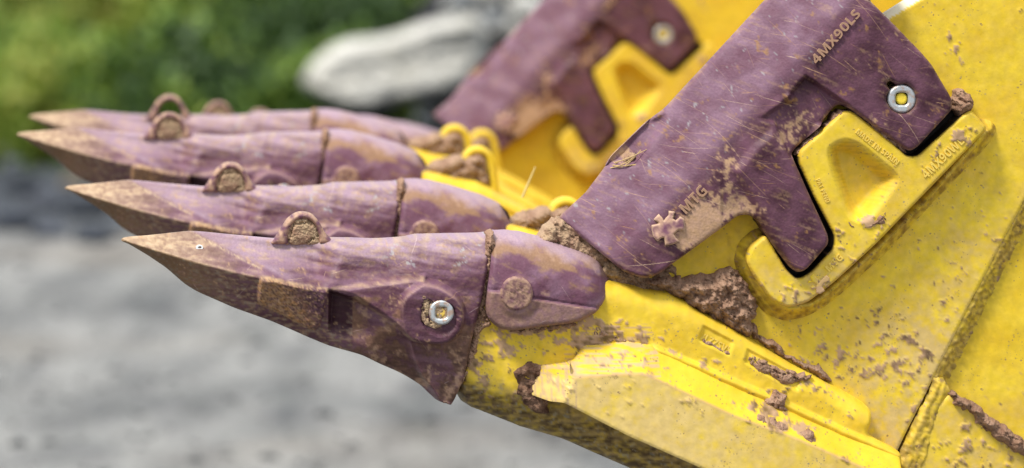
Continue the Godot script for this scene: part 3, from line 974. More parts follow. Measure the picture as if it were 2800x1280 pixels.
	for j in lines:
		for k in n - 1:
			var a := j * row + k
			I.append_array(PackedInt32Array([a, a + 1, a + row, a + 1, a + row + 1, a + row]))
			var b := a + n
			I.append_array(PackedInt32Array([b, b + row, b + 1, b + 1, b + row, b + row + 1]))
		var a0 := j * row
		I.append_array(PackedInt32Array([a0, a0 + row, a0 + n, a0 + n, a0 + row, a0 + n + row]))
	# floor and back of the bucket beyond the frame, and the upper sides
	var shell := pv([3000, 1560, 3400, 1600, 3750, 1400, 3980, 1000, 4050, 400, 3900, -300, 3600, -720])
	var V2 := PackedVector3Array()
	var I2 := PackedInt32Array()
	var K2 := PackedColorArray()
	for j in 2:
		for k in shell.size():
			V2.append(pt(shell[k].x, shell[k].y, 0.0) + Vector3(0, 0, 0.02 - j * 2.25))
			K2.append(C.yellow_deep.lerp(C.dirt, 0.4))
	for k in shell.size() - 1:
		var a := k
		var b := k + shell.size()
		I2.append_array(PackedInt32Array([a, a + 1, b, a + 1, b + 1, b]))
	part("back_plate", finish(V2, I2, K2, PackedVector2Array()), M.plain, bucket)
	part("lip_plate", finish(V, I, K, PackedVector2Array()), M.plain, bucket)

# ------------------------------------------------------------------ wing plates, shrouds, hooks
func build_wings() -> void:
	var far := Vector3.ZERO
	# the far wing stands where the near one projects 0.676 as large about the bucket's own axis
	far = Vector3(0, 0, -(AHEAD + 0.1) * (1.0 / 0.676 - 1.0))
	# plate
	var p1 := pv([1700, 760, 1790, 610, 2290, 130, 2417, 40, 2530, -30, 2620, -90, 2960, -90, 2960, 262, 2800, 573, 2671, 820, 2566, 1036, 2520, 1130, 2478, 1214, 2440, 1300, 2100, 1300, 1760, 1010, 1640, 860])
	var p1_spots := [[2120, 950, 70, 40, 0.55], [2230, 1000, 60, 30, 0.6], [2420, 760, 120, 90, 0.2], [2560, 560, 120, 90, 0.22], [2700, 430, 60, 60, 0.3], [2595, 95, 16, 60, 0.85], [2620, 140, 14, 60, 0.8], [2640, 185, 12, 30, 0.7], [2570, 75, 12, 40, 0.7], [2700, 30, 100, 60, 0.12], [2780, 210, 20, 30, 0.5], [2490, 940, 22, 24, 0.95], [2420, 935, 24, 24, 0.6], [2480, 900, 16, 26, 0.5], [2540, 960, 20, 40, 0.5], [2400, 990, 140, 90, 0.42], [2480, 1020, 90, 70, 0.5], [2330, 880, 90, 40, 0.32], [2620, 780, 60, 120, 0.35], [2730, 620, 40, 80, 0.55], [2660, 760, 30, 60, 0.5], [2540, 1090, 60, 60, 0.55], [2060, 690, 10, 26, 0.3], [2500, 1180, 40, 80, 0.55], [2270, 960, 60, 40, 0.35], [2240, 920, 60, 50, 0.45], [2450, 850, 60, 40, 0.35], [2400, 870, 12, 30, 0.5], [2340, 1020, 90, 50, 0.45], [2580, 860, 30, 60, 0.4]]
	var p1_z := func(p: Vector2, d: float) -> float:
		var z := 40.0 + fb(p.x * 0.004, p.y * 0.004) * 3.0
		var e := (p - Vector2(2417, 40)).dot(Vector2(0.527, 0.85))
		if e < 20.0 and p.x > 2200:
			z -= (20.0 - e) * 1.1
		z -= bev(d, 4.0)
		z += mud_mask(p, 1.12 * blobs(p, p1_spots)) * 3.0
		return z
	var slot_a := pv([2060, 600, 2105, 652, 2150, 746, 2181, 772, 2222, 752, 2288, 682, 2290, 640, 2232, 520, 2186, 430, 2120, 330])
	var slot_b := pv([2440, 395, 2476, 434, 2510, 440, 2634, 324, 2610, 290, 2500, 380])
	var slot_shade := lin(38, 31, 26)  # near-black painted in the slots to stand for their deep shade
	var p1_c := func(p: Vector2, d: float, _z: float) -> Color:
		var dusty := 0.05 + 0.5 * sst(2150, 2480, p.x) * sst(760, 1000, p.y) + 0.35 * sst(2500, 2700, p.x + (p.y - 500) * 0.4) * sst(400, 700, p.y) + 0.12
		var c := yellow_at(p, dusty, 1.12 * blobs(p, p1_spots))
		if p.x < 2120 and p.y < 800 and p.x > 1990:
			c = c.lerp(C.rust, sst(0.1, 0.3, fb(p.x * 0.02, p.y * 0.02)) * 0.25)
		if p.x > 2040 and p.y < 790 and (Geometry2D.is_point_in_polygon(p, slot_a) or Geometry2D.is_point_in_polygon(p, slot_b)):
			c = slot_shade
		var e := (p - Vector2(2417, 40)).dot(Vector2(0.527, 0.85))
		if e < 18.0 and p.x > 2300 and p.y < 90:
			c = c.lerp(lin(240, 232, 205), 0.9)  # chamfer painted cream to stand for the light catching it
		return c
	var plate := relief(p1, [], 5.0, p1_z, p1_c, 40.0, {"back": -10.0, "dmax": 30.0})
	# deeper side plate behind it and the corner plate below
	var p2 := pv([2420, 140, 2980, 140, 2980, 1330, 2420, 1330])
	var p2_spots := [[2625, 1035, 10, 8, 0.9], [2755, 810, 10, 8, 0.7], [2700, 1090, 60, 30, 0.3], [2760, 1050, 60, 60, 0.25]]
	var p2_z := func(p: Vector2, d: float) -> float: return 6.0 + fb(p.x * 0.005, p.y * 0.005) * 3.0
	var p2_c := func(p: Vector2, d: float, _z: float) -> Color:
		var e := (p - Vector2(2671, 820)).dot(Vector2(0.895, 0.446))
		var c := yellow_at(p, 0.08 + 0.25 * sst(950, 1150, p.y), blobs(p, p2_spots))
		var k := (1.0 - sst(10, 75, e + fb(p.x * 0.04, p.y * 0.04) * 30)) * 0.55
		return c.lerp(C.dirt.lerp(C.yellow, 0.3), k * clampf(0.7 + fb(p.x * 0.07, p.y * 0.07), 0, 1))  # shading along the plate step put into the colour
	var plate2 := relief(p2, [], 7.0, p2_z, p2_c, 6.0, {"back": -20.0, "dmax": 20.0})
	var p3 := pv([2592, 1076, 2640, 1100, 2800, 1212, 2980, 1340, 2980, 1420, 2400, 1420, 2440, 1300, 2484, 1214, 2530, 1130])
	var p3_spots := [[2640, 1190, 20, 40, 0.9], [2700, 1230, 60, 40, 0.5], [2760, 1250, 60, 40, 0.5], [2620, 1260, 50, 40, 0.5], [2560, 1240, 60, 60, 0.4], [2670, 1150, 40, 30, 0.45]]
	var p3_z := func(p: Vector2, d: float) -> float: return 46.0 - bev(d, 14.0) + mud_mask(p, blobs(p, p3_spots)) * 5.0
	var p3_c := func(p: Vector2, d: float, _z: float) -> Color: return yellow_at(p, 0.55, blobs(p, p3_spots))
	var plate3 := relief(p3, [], 5.0, p3_z, p3_c, 46.0, {"back": -20.0, "dmax": 30.0})
	# weld beads
	var w1 := rough(pv([2556, 1030, 2580, 1035, 2600, 1066, 2592, 1085, 2560, 1180, 2530, 1300, 2440, 1320, 2466, 1230, 2500, 1150, 2540, 1075]), 2.0)
	var w1_z := func(p: Vector2, d: float) -> float:
		var along := (p - Vector2(2560, 1040)).dot(Vector2(-0.36, 0.93))
		var across := (p - Vector2(2560, 1040)).dot(Vector2(0.93, 0.36))
		return 38.0 + 10.0 * sst(0, 16, d) + 1.6 * sin(across * 0.3 + fb(p.x * 0.015, p.y * 0.015) * 4.0) + fb(p.x * 0.06, p.y * 0.06) * 3.0
	var w1_c := func(p: Vector2, d: float, _z: float) -> Color:
		var along := (p - Vector2(2560, 1040)).dot(Vector2(-0.36, 0.93))
		return yellow_at(p, 0.4, 0.35).lerp(C.dirt, clampf(0.34 + 0.12 * sin(along * 0.02 + (p.x * 0.93 + p.y * 0.36) * 0.3) + fb(p.x * 0.03, p.y * 0.03) * 0.6, 0, 0.6))
	var weld1 := relief(w1, [], 4.0, w1_z, w1_c, 46.0, {"back": 0.0, "backface": false})
	var w2 := rough(pv([2540, 1036, 2656, 810, 2785, 562, 2945, 250, 3000, 280, 2840, 590, 2711, 840, 2596, 1064]), 2.0)
	var w2_z := func(p: Vector2, d: float) -> float:
		var e := (p - Vector2(2671, 820)).dot(Vector2(0.895, 0.446))
		return lerpf(38.0, 5.0, pow(clampf((e + 4.0) / 40.0, 0, 1), 0.8)) + fb(p.x * 0.05, p.y * 0.05) * 5.0 - 2.0
	var w2_c := func(p: Vector2, d: float, _z: float) -> Color:
		return yellow_at(p, 0.4, 0.3).lerp(C.dirt, clampf(0.5 + fb(p.x * 0.05, p.y * 0.05), 0, 0.8) * 0.8)
	var weld2 := relief(w2, [], 4.0, w2_z, w2_c, 20.0, {"back": -10.0, "backface": false})

	# hook boss
	var hk := rnd(pv([2700, 352, 2394, 668, 2285, 768, 2247, 797, 2209, 826, 2157, 841, 2114, 822, 2085, 788, 2054, 740, 2041, 711, 2052, 676, 2092, 642, 2101, 652, 2154, 739, 2181, 762, 2214, 745, 2278, 677, 2281, 644, 2225, 538, 2180, 440, 2185, 412, 2247, 358, 2284, 322, 2300, 306, 2324, 303, 2345, 316, 2458, 406, 2477, 425, 2505, 428, 2624, 320, 2655, 300]), 13.0)
	var pocket := rnd(pv([2258, 420, 2262, 400, 2285, 383, 2314, 375, 2352, 387, 2456, 472, 2460, 497, 2418, 554, 2380, 604, 2347, 611, 2319, 599, 2302, 565, 2266, 462]), 22.0)
	var hk_spots := [[2130, 800, 60, 30, 0.55], [2205, 805, 40, 26, 0.75], [2250, 770, 40, 30, 0.55], [2082, 778, 14, 16, 1.0], [2110, 735, 16, 20, 0.4], [2290, 660, 30, 50, 0.5], [2330, 700, 40, 60, 0.35], [2365, 608, 40, 18, 1.0], [2400, 620, 30, 50, 0.5], [2620, 372, 26, 20, 1.0], [2640, 395, 50, 40, 0.45], [2560, 430, 26, 22, 0.5], [2525, 465, 14, 14, 1.0], [2660, 350, 30, 16, 0.4], [2290, 590, 10, 40, 0.35], [2550, 400, 80, 30, 0.3], [2420, 560, 26, 30, 0.4]]
	var hk_z := func(p: Vector2, d: float) -> float:
		var z := 122.0
		var pd := sd(pocket, p)
		if pd > 0:
			z -= 58.0 * sst(4, 44, pd) + 4.0 * sst(0, 6, pd)
		z -= bev(d, 9.0)
		z += mud_mask(p, 1.3 * blobs(p, hk_spots)) * 4.0
		return z
	var hk_c := func(p: Vector2, d: float, _z: float) -> Color:
		var low := sst(700, 830, p.y)
		var c := yellow_at(p, 0.25 + 0.5 * low + 0.3 * sst(560, 700, p.x * 0.35 + p.y * 0.65 - 620), 1.3 * blobs(p, hk_spots))
		var pd := sd(pocket, p)
		if pd > 2 and pd < 50:
			var k := fb(p.x * 0.015, p.y * 0.15) 
			c = c.lerp(C.dirt, sst(-0.1, 0.3, k) * (1.0 - sst(30, 50, pd)) * (1.0 - sst(480, 600, p.y)) * 0.2)
		c = c.lerp(C.rust, (1.0 - sst(0, 12, d)) * 0.25)
		if d < 2.0 and (Geometry2D.is_point_in_polygon(p, slot_a) or Geometry2D.is_point_in_polygon(p, slot_b)):
			c = slot_shade  # slot walls take the same painted shade
		return c
	var hook := relief(hk, [], 4.0, hk_z, hk_c, 120.0, {"back": 40.0, "dmax": 30.0, "backface": false})
	var hw := rnd(pv([2730, 345, 2724, 372, 2700, 404, 2420, 700, 2310, 800, 2270, 834, 2215, 866, 2150, 880, 2095, 858, 2060, 815, 2026, 756, 2010, 712, 2022, 664, 2062, 628, 2092, 622, 2110, 700, 2200, 800, 2500, 540, 2650, 330, 2700, 325]), 16.0)
	var hw_z := func(p: Vector2, d: float) -> float:
		return 42.0 + 66.0 * pow(clampf(d / 36.0, 0, 1), 1.2) + fb(p.x * 0.05, p.y * 0.05) * 4.0 + 3.0 * sin(d * 0.5)
	var hw_c := func(p: Vector2, d: float, _z: float) -> Color:
		var n := fb(p.x * 0.03, p.y * 0.03)
		return yellow_at(p, 0.3, 0.3).lerp(C.dirt.lerp(C.rust, 0.4), clampf(0.35 + n * 0.9, 0, 0.75) * (1.0 - 0.5 * sst(26, 36, d)))
	var slot := rnd(pv([2088, 640, 2100, 652, 2152, 742, 2181, 766, 2218, 748, 2281, 680, 2285, 640, 2200, 470, 2130, 560]), 8.0)
	var hook_weld := relief(hw, [slot], 4.5, hw_z, hw_c, 70.0, {"back": 38.0, "backface": false, "dmax": 60.0})

	# wing shroud: saddles the plate's edge
	var sh := pv([1538, 604, 1545, 594, 1614, 533, 1666, 462, 1681, 433, 1785, 333, 1828, 304, 2000, 119, 2110, 0, 2190, -90, 2440, -90, 2376, 0, 2429, 52, 2518, 142, 2548, 176, 2604, 269, 2608, 299, 2511, 404, 2492, 415, 2473, 408, 2324, 296, 2302, 287, 2287, 291, 2242, 347, 2176, 409, 2166, 428, 2213, 533, 2264, 645, 2265, 671, 2205, 739, 2180, 748, 2160, 733, 2113, 671, 2089, 633, 2075, 604, 2047, 588, 2018, 591, 1804, 747, 1785, 757, 1757, 761, 1704, 742])
	sh = rnd(sh, 11.0)
	var key := rnd(pv([2429, 240, 2424, 230, 2431, 221, 2441, 223, 2450, 233, 2478, 229, 2498, 244, 2507, 269, 2500, 292, 2483, 308, 2460, 311, 2438, 300, 2424, 275, 2427, 258, 2437, 246]), 5.0)
	var fa := Vector2(1704, 745)
	var fn := Vector2(-0.743, -0.67)
	var prong := pv([1992, 466, 2055, 390, 2113, 338, 2168, 428, 2220, 533, 2290, 660, 2200, 770, 2150, 745, 2089, 633])
	var recess := pv([2055, 330, 2130, 285, 2201, 202, 2330, 290, 2287, 330, 2242, 347, 2176, 430, 2160, 440, 2113, 338])
	var notch := rnd(pv([1640, 470, 1668, 463, 1750, 462, 1768, 438, 1836, 343, 1832, 306, 1770, 330]), 12.0)
	var sh_z := func(p: Vector2, d: float) -> float:
		var s := (p - fa).dot(fn)
		var z := 138.0
		if s > 0:
			z -= 104.0 * pow(s / 210.0, 1.06)
		z -= 7.0 * exp(-pow((s - 6.0) / 24.0, 2))
		if p.x > 1970 and p.y > 180:
			var rd := sd(recess, p)
			if rd > 0: z -= 26.0 * sst(0, 11, rd) * sst(2050, 2150, p.x)
			var pd := sd(prong, p)
			if pd > 0: z += 16.0 * sst(0, 26, pd)
			z -= 16.0 * exp(-pow((p - Vector2(2035, 560)).length() / 60.0, 2))
		if p.x < 1860 and p.y < 500 and p.y > 280:
			var nd := sd(notch, p)
			if nd > 0: z -= 20.0 * sst(0, 20, nd)
		var kb := p.distance_to(Vector2(2160, 269))
		if kb < 15.0: z += 17.0 * sqrt(1.0 - kb * kb / 225.0)
		z -= bev(d, 13.0)
		z += fb(p.x * 0.012, p.y * 0.012 + 44) * 3.0
		return z
	var sh_c := func(p: Vector2, d: float, _z: float) -> Color:
		var s := (p - fa).dot(fn)
		var n1 := fb(p.x * 0.008, p.y * 0.008 + 5)
		var n2 := fb(p.x * 0.04 + 17, p.y * 0.04)
		var n3 := v1(p.x * 0.16, p.y * 0.16)
		var c: Color = C.purple.lerp(C.purple_dark, clampf(0.45 + n1 * 1.1, 0, 1))
		c = c.lerp(C.lavender, sst(0, 60, s) * clampf(0.55 + n1, 0, 0.8))  # front slope lightened in colour to stand for light on it
		# rubbed streaks of dry clay
		var u := p.rotated(-0.36)
		var streak := fb(u.x * 0.006 + 3, u.y * 0.07)
		c = c.lerp(C.tan, sst(0.1, 0.5, streak + n2 * 0.3) * 0.34 * clampf(0.35 + n1 * 2.2, 0, 1))
		c = c.lerp(C.ochre.lerp(C.rust, 0.5), sst(0.36, 0.5, nm.get_noise_2d(p.x * 0.014 + 60, p.y * 0.014)) * 0.75)
		c = c.lerp(C.grey, sst(0.42, 0.52, nm.get_noise_2d(p.x * 0.03 + 8, p.y * 0.02 + 4)) * sst(-20, 40, s) * 0.6)
		# clay round the raised mark and under the arm
		var cl := blobs(p, [[1910, 590, 46, 60, 0.85], [1945, 620, 40, 46, 0.6], [1870, 650, 36, 40, 0.7], [2030, 575, 60, 36, 0.6], [1990, 520, 46, 60, 0.35], [2330, 190, 70, 40, 0.2], [2440, 90, 40, 60, 0.2], [2200, 320, 60, 40, 0.4], [2150, 380, 50, 40, 0.5], [2400, 330, 60, 30, 0.25], [2230, 700, 40, 30, 0.3], [1800, 640, 30, 40, 0.3], [1690, 420, 60, 30, 0.7], [1990, 440, 40, 50, 0.35]])
		c = c.lerp(C.mud.lerp(C.tan, clampf(0.3 + n2, 0, 1)), sst(0.3, 0.6, cl + n2 * 0.5 + n3 * 0.1))
		c = c.lerp(C.tan, (1.0 - sst(0, 7, d)) * clampf(0.4 + n2, 0, 1) * 0.6)
		return c
	var shroud := relief(sh, [key], 4.5, sh_z, sh_c, 120.0, {"sym": true, "mid": 15.0, "dmax": 40.0})
	# pin
	var pr := circle(Vector2(2466, 270), 38.5, 34)
	var psq := rnd(pv([2449, 253, 2483, 253, 2483, 287, 2449, 287]), 11.0)
	var pz := func(_p: Vector2, d: float) -> float: return 132.0 - bev(d, 5.0)
	var pc := func(p: Vector2, _d: float, _z: float) -> Color: return lin(190, 195, 198).lerp(C.mud, sst(0.05, 0.4, fb(p.x * 0.05, p.y * 0.05 + 1)) * 0.6)
	var pin := relief(pr, [psq], 2.5, pz, pc, 130.0, {"back": 60.0})
	var pz2 := func(_p: Vector2, d: float) -> float: return 126.0 - bev(d, 5.0)
	var pc2 := func(p: Vector2, _d: float, _z: float) -> Color: return lin(236, 208, 70)
	var pin2 := relief(circle(Vector2(2466, 270), 16.0, 18), [], 2.5, pz2, pc2, 126.0, {"back": 60.0})
	# raised mark
	var logo := PackedVector2Array()
	for q in pv([455, 600, 540, 610, 520, 665, 510, 705, 550, 730, 610, 675, 655, 700, 670, 780, 665, 865, 570, 865, 515, 915, 545, 965, 595, 1015, 520, 1055, 400, 1075, 385, 970, 350, 970, 295, 1020, 240, 960, 220, 870, 220, 800, 290, 785, 320, 770, 250, 720, 320, 645, 370, 700, 385, 740, 420, 690, 455, 660]):
		logo.append(Vector2(1740, 460) + q / 5.12)
	var lz := func(p: Vector2, d: float) -> float: return sh_z.call(p, 60.0) + 10.0 - bev(d, 4.0)
	var lc := func(p: Vector2, d: float, _z: float) -> Color: return C.purple.lerp(C.mud, clampf(0.6 + fb(p.x * 0.03, p.y * 0.03) - (0.0 if d < 4 else 0.1), 0, 0.9)).lerp(C.dry, (1.0 - sst(0, 4, d)) * 0.4)
	var mark := relief(logo, [], 2.6, lz, lc, 135.0, {"back": 100.0, "backface": false})
	# the smaller mark on the hook
	var logo2 := PackedVector2Array()
	for q in pv([225, 760, 285, 705, 310, 740, 365, 800, 375, 870, 460, 780, 520, 730, 575, 780, 570, 840, 470, 880, 440, 930, 490, 1015, 400, 1070, 340, 1050, 335, 960, 270, 1000, 235, 950, 280, 910, 330, 950, 350, 900, 270, 850, 190, 880, 200, 830, 260, 840]):
		logo2.append(Vector2(2180, 640) + q / 6.54)
	var l2z := func(_p: Vector2, d: float) -> float: return 127.0 - bev(d, 2.5)
	var l2c := func(p: Vector2, d: float, _z: float) -> Color: return C.yellow.lerp(C.mud, clampf(0.75 * sst(2215, 2245, p.x) + sst(780, 790, p.y) * 0.8, 0, 0.9))
	var mark2 := relief(logo2, [], 2.2, l2z, l2c, 122.0, {"back": 110.0, "backface": false})

	var ext := relief(pv([2952, -88, 2620, -90, 3600, -720, 3900, -300, 4050, 400, 3980, 1000, 3750, 1400, 3400, 1600, 2950, 1560]), [], 30.0, func(_p: Vector2, _d: float) -> float: return 36.0, func(p: Vector2, _d: float, _z: float) -> Color: return yellow_at(p, 0.15, 0.15), 36.0, {"back": -6.0})
	for i in 2:
		part("side_plate", ext, M.yellow, bucket, "", far if i == 1 else Vector3.ZERO)
	for i in 2:
		var off := far if i == 1 else Vector3.ZERO
		var wp := part("wing_plate", plate, M.yellow, bucket, ["near wing plate, dusty and spattered with mud", "far wing plate, seen from inside"][i], off)
		var hb := part("hook_boss", hook, M.yellow, bucket, ["near hook boss with raised lettering and a mud-rimmed pocket", "far hook boss, blurred"][i], off)
		part("weld_bead", hook_weld, M.yellow, hb)
		var s := part("wing_shroud", shroud, M.shroud, bucket, ["near wing shroud, scratched and marked with raised letters", "far wing shroud, out of focus"][i], off)
		part("locking_pin", pin, M.steel, s)
		part("pin_plug", pin2, M.plain, s)
		part("maker_mark", mark, M.plain, s)
		lettering("MTG", 1896, 546, 139, 30, 45, M.purple_text, s, 7.0, 1.0)
		lettering("4MX90LS", 2286, 100, 141, 25, 48.5, M.purple_text, s, 7.0, 1.25)
		part("maker_mark", mark2, M.plain, hb)
		lettering("MTG", 2281, 719, 123, 19, 44, M.yellow_text, hb, 3.0)
		lettering("4MX90WL", 2578, 431, 123, 24, 43.5, M.yellow_text, hb, 4.0, 0.95)
		lettering("MADE IN", 2374, 383, 123, 15, -39, M.yellow_text, hb, 3.0, 0.95)
		lettering("SPAIN", 2434, 429, 123, 15, -38, M.yellow_text, hb, 3.0, 0.95)
		lettering("PAT PEND", 2250, 521, 123, 13, -65, M.yellow_text, hb, 3.0, 0.85)
		if i == 0:
			part("weld_bead", weld1, M.yellow, wp)
			part("weld_bead", weld2, M.yellow, wp)
	part("side_plate", plate2, M.yellow, bucket)
	part("corner_plate", plate3, M.yellow, bucket)

# ------------------------------------------------------------------ clay stuck on the bucket
func build_mud() -> void:
	var list := []
	# seam between tooth and cap, running down to the adapter's front edge
	list.append(["packed_clay", clay(pv([1460, 655, 1475, 648, 1500, 618, 1532, 600, 1575, 610, 1650, 680, 1724, 735, 1760, 768, 1800, 757, 1830, 770, 1834, 812, 1766, 796, 1716, 782, 1690, 790, 1660, 780, 1600, 720, 1520, 680]), 30.0, -60.0, 20.0, {"amp": 14.0, "size": 0.016, "light": 0.55})])
	list.append(["clay_lump", clay(pv([1766, 770, 1800, 757, 1830, 756, 1866, 757, 1900, 752, 1950, 748, 1980, 733, 2003, 728, 2026, 752, 2052, 800, 2076, 840, 2064, 860, 2052, 920, 2036, 922, 1990, 890, 1910, 850, 1850, 812]), 58.0, 20.0, 46.0, {"amp": 26.0, "size": 0.018, "soft": 34.0})])
	list.append(["clay_smear", clay(pv([2036, 905, 2062, 880, 2080, 915, 2110, 930, 2150, 965, 2190, 985, 2230, 1010, 2200, 1012, 2120, 965]), 40.0, 20.0, 26.0, {"amp": 10.0, "soft": 14.0})])
	list.append(["clay_smear", clay(pv([2190, 995, 2240, 998, 2266, 1028, 2276, 1052, 2240, 1036]), 42.0, 20.0, 26.0, {"amp": 9.0, "soft": 14.0})])
	list.append(["clay_lump", clay(pv([1407, 1030, 1409, 1010, 1422, 998, 1448, 988, 1484, 998, 1530, 1010, 1530, 1050, 1500, 1095, 1500, 1110, 1496, 1130, 1470, 1128, 1440, 1112, 1420, 1078]), 118.0, 60.0, 18.0, {"amp": 9.0, "dark": 0.8, "hollow": Vector3(1446, 1042, 30), "crack": 0.3, "cell": 3.5})])
	list.append(["packed_clay", clay(pv([2172, 418, 2190, 392, 2220, 372, 2245, 345, 2272, 318, 2296, 298, 2330, 300, 2322, 312, 2290, 324, 2256, 358, 2215, 392, 2184, 428]), 96.0, 40.0, 20.0, {"amp": 7.0, "size": 0.022, "soft": 9.0, "cell": 3.0})])
	list.append(["packed_clay", clay(pv([2322, 290, 2350, 302, 2470, 398, 2480, 416, 2466, 418, 2400, 376, 2334, 318]), 98.0, 40.0, 18.0, {"amp": 8.0, "size": 0.03, "soft": 9.0, "cell": 3.0})])
	list.append(["clay_lump", clay(pv([2607, 282, 2616, 252, 2634, 246, 2660, 268, 2664, 288, 2650, 308, 2624, 316, 2608, 304]), 92.0, 40.0, 34.0, {"amp": 14.0, "cell": 3.0})])
	list.append(["clay_smear", clay(pv([2590, 1066, 2616, 1076, 2640, 1092, 2670, 1106, 2700, 1134, 2740, 1160, 2800, 1204, 2830, 1230, 2820, 1262, 2780, 1240, 2720, 1200, 2690, 1172, 2650, 1130, 2612, 1108]), 44.0, 10.0, 26.0, {"amp": 15.0, "dark": 0.2, "soft": 14.0})])
	list.append(["clay_smear", clay(pv([2040, 984, 2048, 974, 2070, 980, 2110, 1000, 2150, 1014, 2180, 1020, 2222, 1028, 2196, 1044, 2168, 1058, 2130, 1052, 2100, 1032, 2060, 1024]), 106.0, 90.0, 16.0, {"amp": 8.0, "size": 0.02, "cell": 3.0, "ragged": 7.0})])
	list.append(["clay_smear", clay(pv([1908, 924, 1925, 924, 1950, 940, 1975, 950, 2000, 970, 1992, 976, 1960, 962, 1925, 946]), 104.0, 90.0, 10.0, {"amp": 6.0, "cell": 2.6, "ragged": 6.0, "soft": 6.0})])
	list.append(["clay_smear", clay(pv([2030, 1148, 2060, 1130, 2100, 1140, 2140, 1160, 2165, 1175, 2200, 1178, 2222, 1180, 2246, 1214, 2256, 1240, 2220, 1232, 2170, 1205, 2110, 1184, 2060, 1164]), 184.0, 120.0, 20.0, {"amp": 10.0, "size": 0.02, "ragged": 7.0})])
	list.append(["clay_smear", clay(pv([2092, 1090, 2130, 1072, 2150, 1080, 2148, 1120, 2132, 1130, 2100, 1112]), 132.0, 100.0, 18.0, {"amp": 8.0, "cell": 3.0, "ragged": 6.0})])
	list.append(["clay_smear", clay(pv([2302, 600, 2320, 606, 2345, 618, 2380, 606, 2412, 570, 2424, 578, 2420, 612, 2400, 618, 2370, 624, 2340, 626]), 112.0, 90.0, 16.0, {"amp": 7.0, "cell": 3.0, "ragged": 4.0, "soft": 9.0})])
	list.append(["clay_smear", clay(pv([1420, 893, 1480, 889, 1560, 878, 1590, 880, 1575, 892, 1520, 906, 1450, 910, 1405, 912, 1380, 902]), 112.0, 90.0, 12.0, {"amp": 7.0, "cell": 3.2, "ragged": 6.0, "soft": 7.0})])
	list.append(["clay_smear", clay(pv([1608, 925, 1625, 890, 1640, 872, 1655, 905, 1672, 918, 1690, 905, 1700, 925, 1740, 915, 1755, 935, 1700, 938, 1640, 940]), 110.0, 90.0, 12.0, {"amp": 8.0, "cell": 3.2, "ragged": 7.0, "soft": 8.0})])
	list.append(["clay_smear", clay(pv([1664, 452, 1690, 440, 1720, 420, 1745, 400, 1740, 436, 1722, 462, 1690, 468, 1660, 474]), 18.0, -30.0, 20.0, {"amp": 8.0, "cell": 3.0, "light": 0.4, "soft": 10.0})])
	for e in list:
		part(e[0], e[1], M.mud, bucket)
	# straw caught in the notch, a stalk behind
	var sc := lin(196, 168, 116)
	for k in 5:
		var pts := []
		var rad := []
		var a := Vector2(1668 + rng.randf() * 30, 462 - rng.randf() * 20)
		var b := Vector2(1735 + rng.randf() * 50, 400 + rng.randf() * 62)
		var bow := rng.randf_range(-30, 20)
		for i in 9:
			var t := i / 8.0
			var q := a.lerp(b, t) + Vector2(0.4, -1).normalized() * bow * sin(PI * t)
			pts.append(pt(q.x, q.y, 36.0 + 10.0 * sin(PI * t) + t * 14.0))
			rad.append((1.5 - t * 0.7) * U)
		part("straw", tube(pts, rad, sc, 6), M.plain, bucket)
	var st := []
	var sr := []
	for i in 6:
		var t := i / 5.0
		st.append(pt(1428 + 36 * t, 540 - 84 * t, -900.0))
		sr.append((4.0 - 2.0 * t) * U)
	part("straw", tube(st, sr, lin(214, 196, 130), 6), M.plain, bucket)

# ------------------------------------------------------------------ ground, rocks, greenery
func ground_at(px: float, py: float) -> Vector3:
	var dir := Vector3.RIGHT * (px - 1400.0) - cam_up * (py - 640.0) + cam_fwd * F
	return cam_pos + dir * (-cam_pos.y / dir.y)

func at_dist(px: float, py: float, dist: float) -> Vector3:
	var dir := Vector3.RIGHT * (px - 1400.0) - cam_up * (py - 640.0) + cam_fwd * F
	return cam_pos + dir * (dist / F)

func bank(x: float, z: float) -> float:
	# a low bank rises behind the yard
	var d := -z
	var n := fb(x * 0.12, z * 0.12)
	return sst(17.6 - 0.0 * x + n, 25.0 + n, d) * 2.6 + sst(13.5, 18.0, d) * (0.03 + 0.03 * n) * sst(8.0, -1.0, absf(x + 1.0) - 1.5)

func rock_mesh(seed_: int, size: Vector3, col: Color, col2: Color, blocky := 0.35) -> ArrayMesh:
	var r := RandomNumberGenerator.new()
	r.seed = seed_
	var planes := []
	for i in (8 if blocky > 0.5 else 11):
		planes.append([Vector3(r.randfn(), r.randfn(), r.randfn()).normalized(), r.randf_range(0.5, 0.8) if blocky > 0.5 else r.randf_range(0.62, 0.92)])
	var V := PackedVector3Array()
	var K := PackedColorArray()
	var I := PackedInt32Array()
	var nu := 36
	var nw := 20
	for j in nw + 1:
		for i in nu + 1:
			var th := PI * j / nw
			var ph := TAU * (i % nu) / nu
			var d := Vector3(sin(th) * cos(ph), cos(th), sin(th) * sin(ph))
			var rad := 1.0
			for pl in planes:
				var k: float = d.dot(pl[0])
				if k > 0.05:
					rad = minf(rad, pl[1] / k)
			rad += nz.get_noise_3d(d.x * 1.5 + seed_, d.y * 1.5, d.z * 1.5) * 0.12
			V.append(d * rad * size)
			K.append(col.lerp(col2, clampf(0.5 + nz.get_noise_3d(d.x * 2.2 + seed_, d.y * 2.2, d.z * 2.2 + 9) * 1.4, 0, 1)))
	for j in nw:
		for i in nu:
			var a := j * (nu + 1) + i
			I.append_array(PackedInt32Array([a, a + 1, a + nu + 1, a + 1, a + nu + 2, a + nu + 1]))
	return finish(V, I, K, PackedVector2Array())

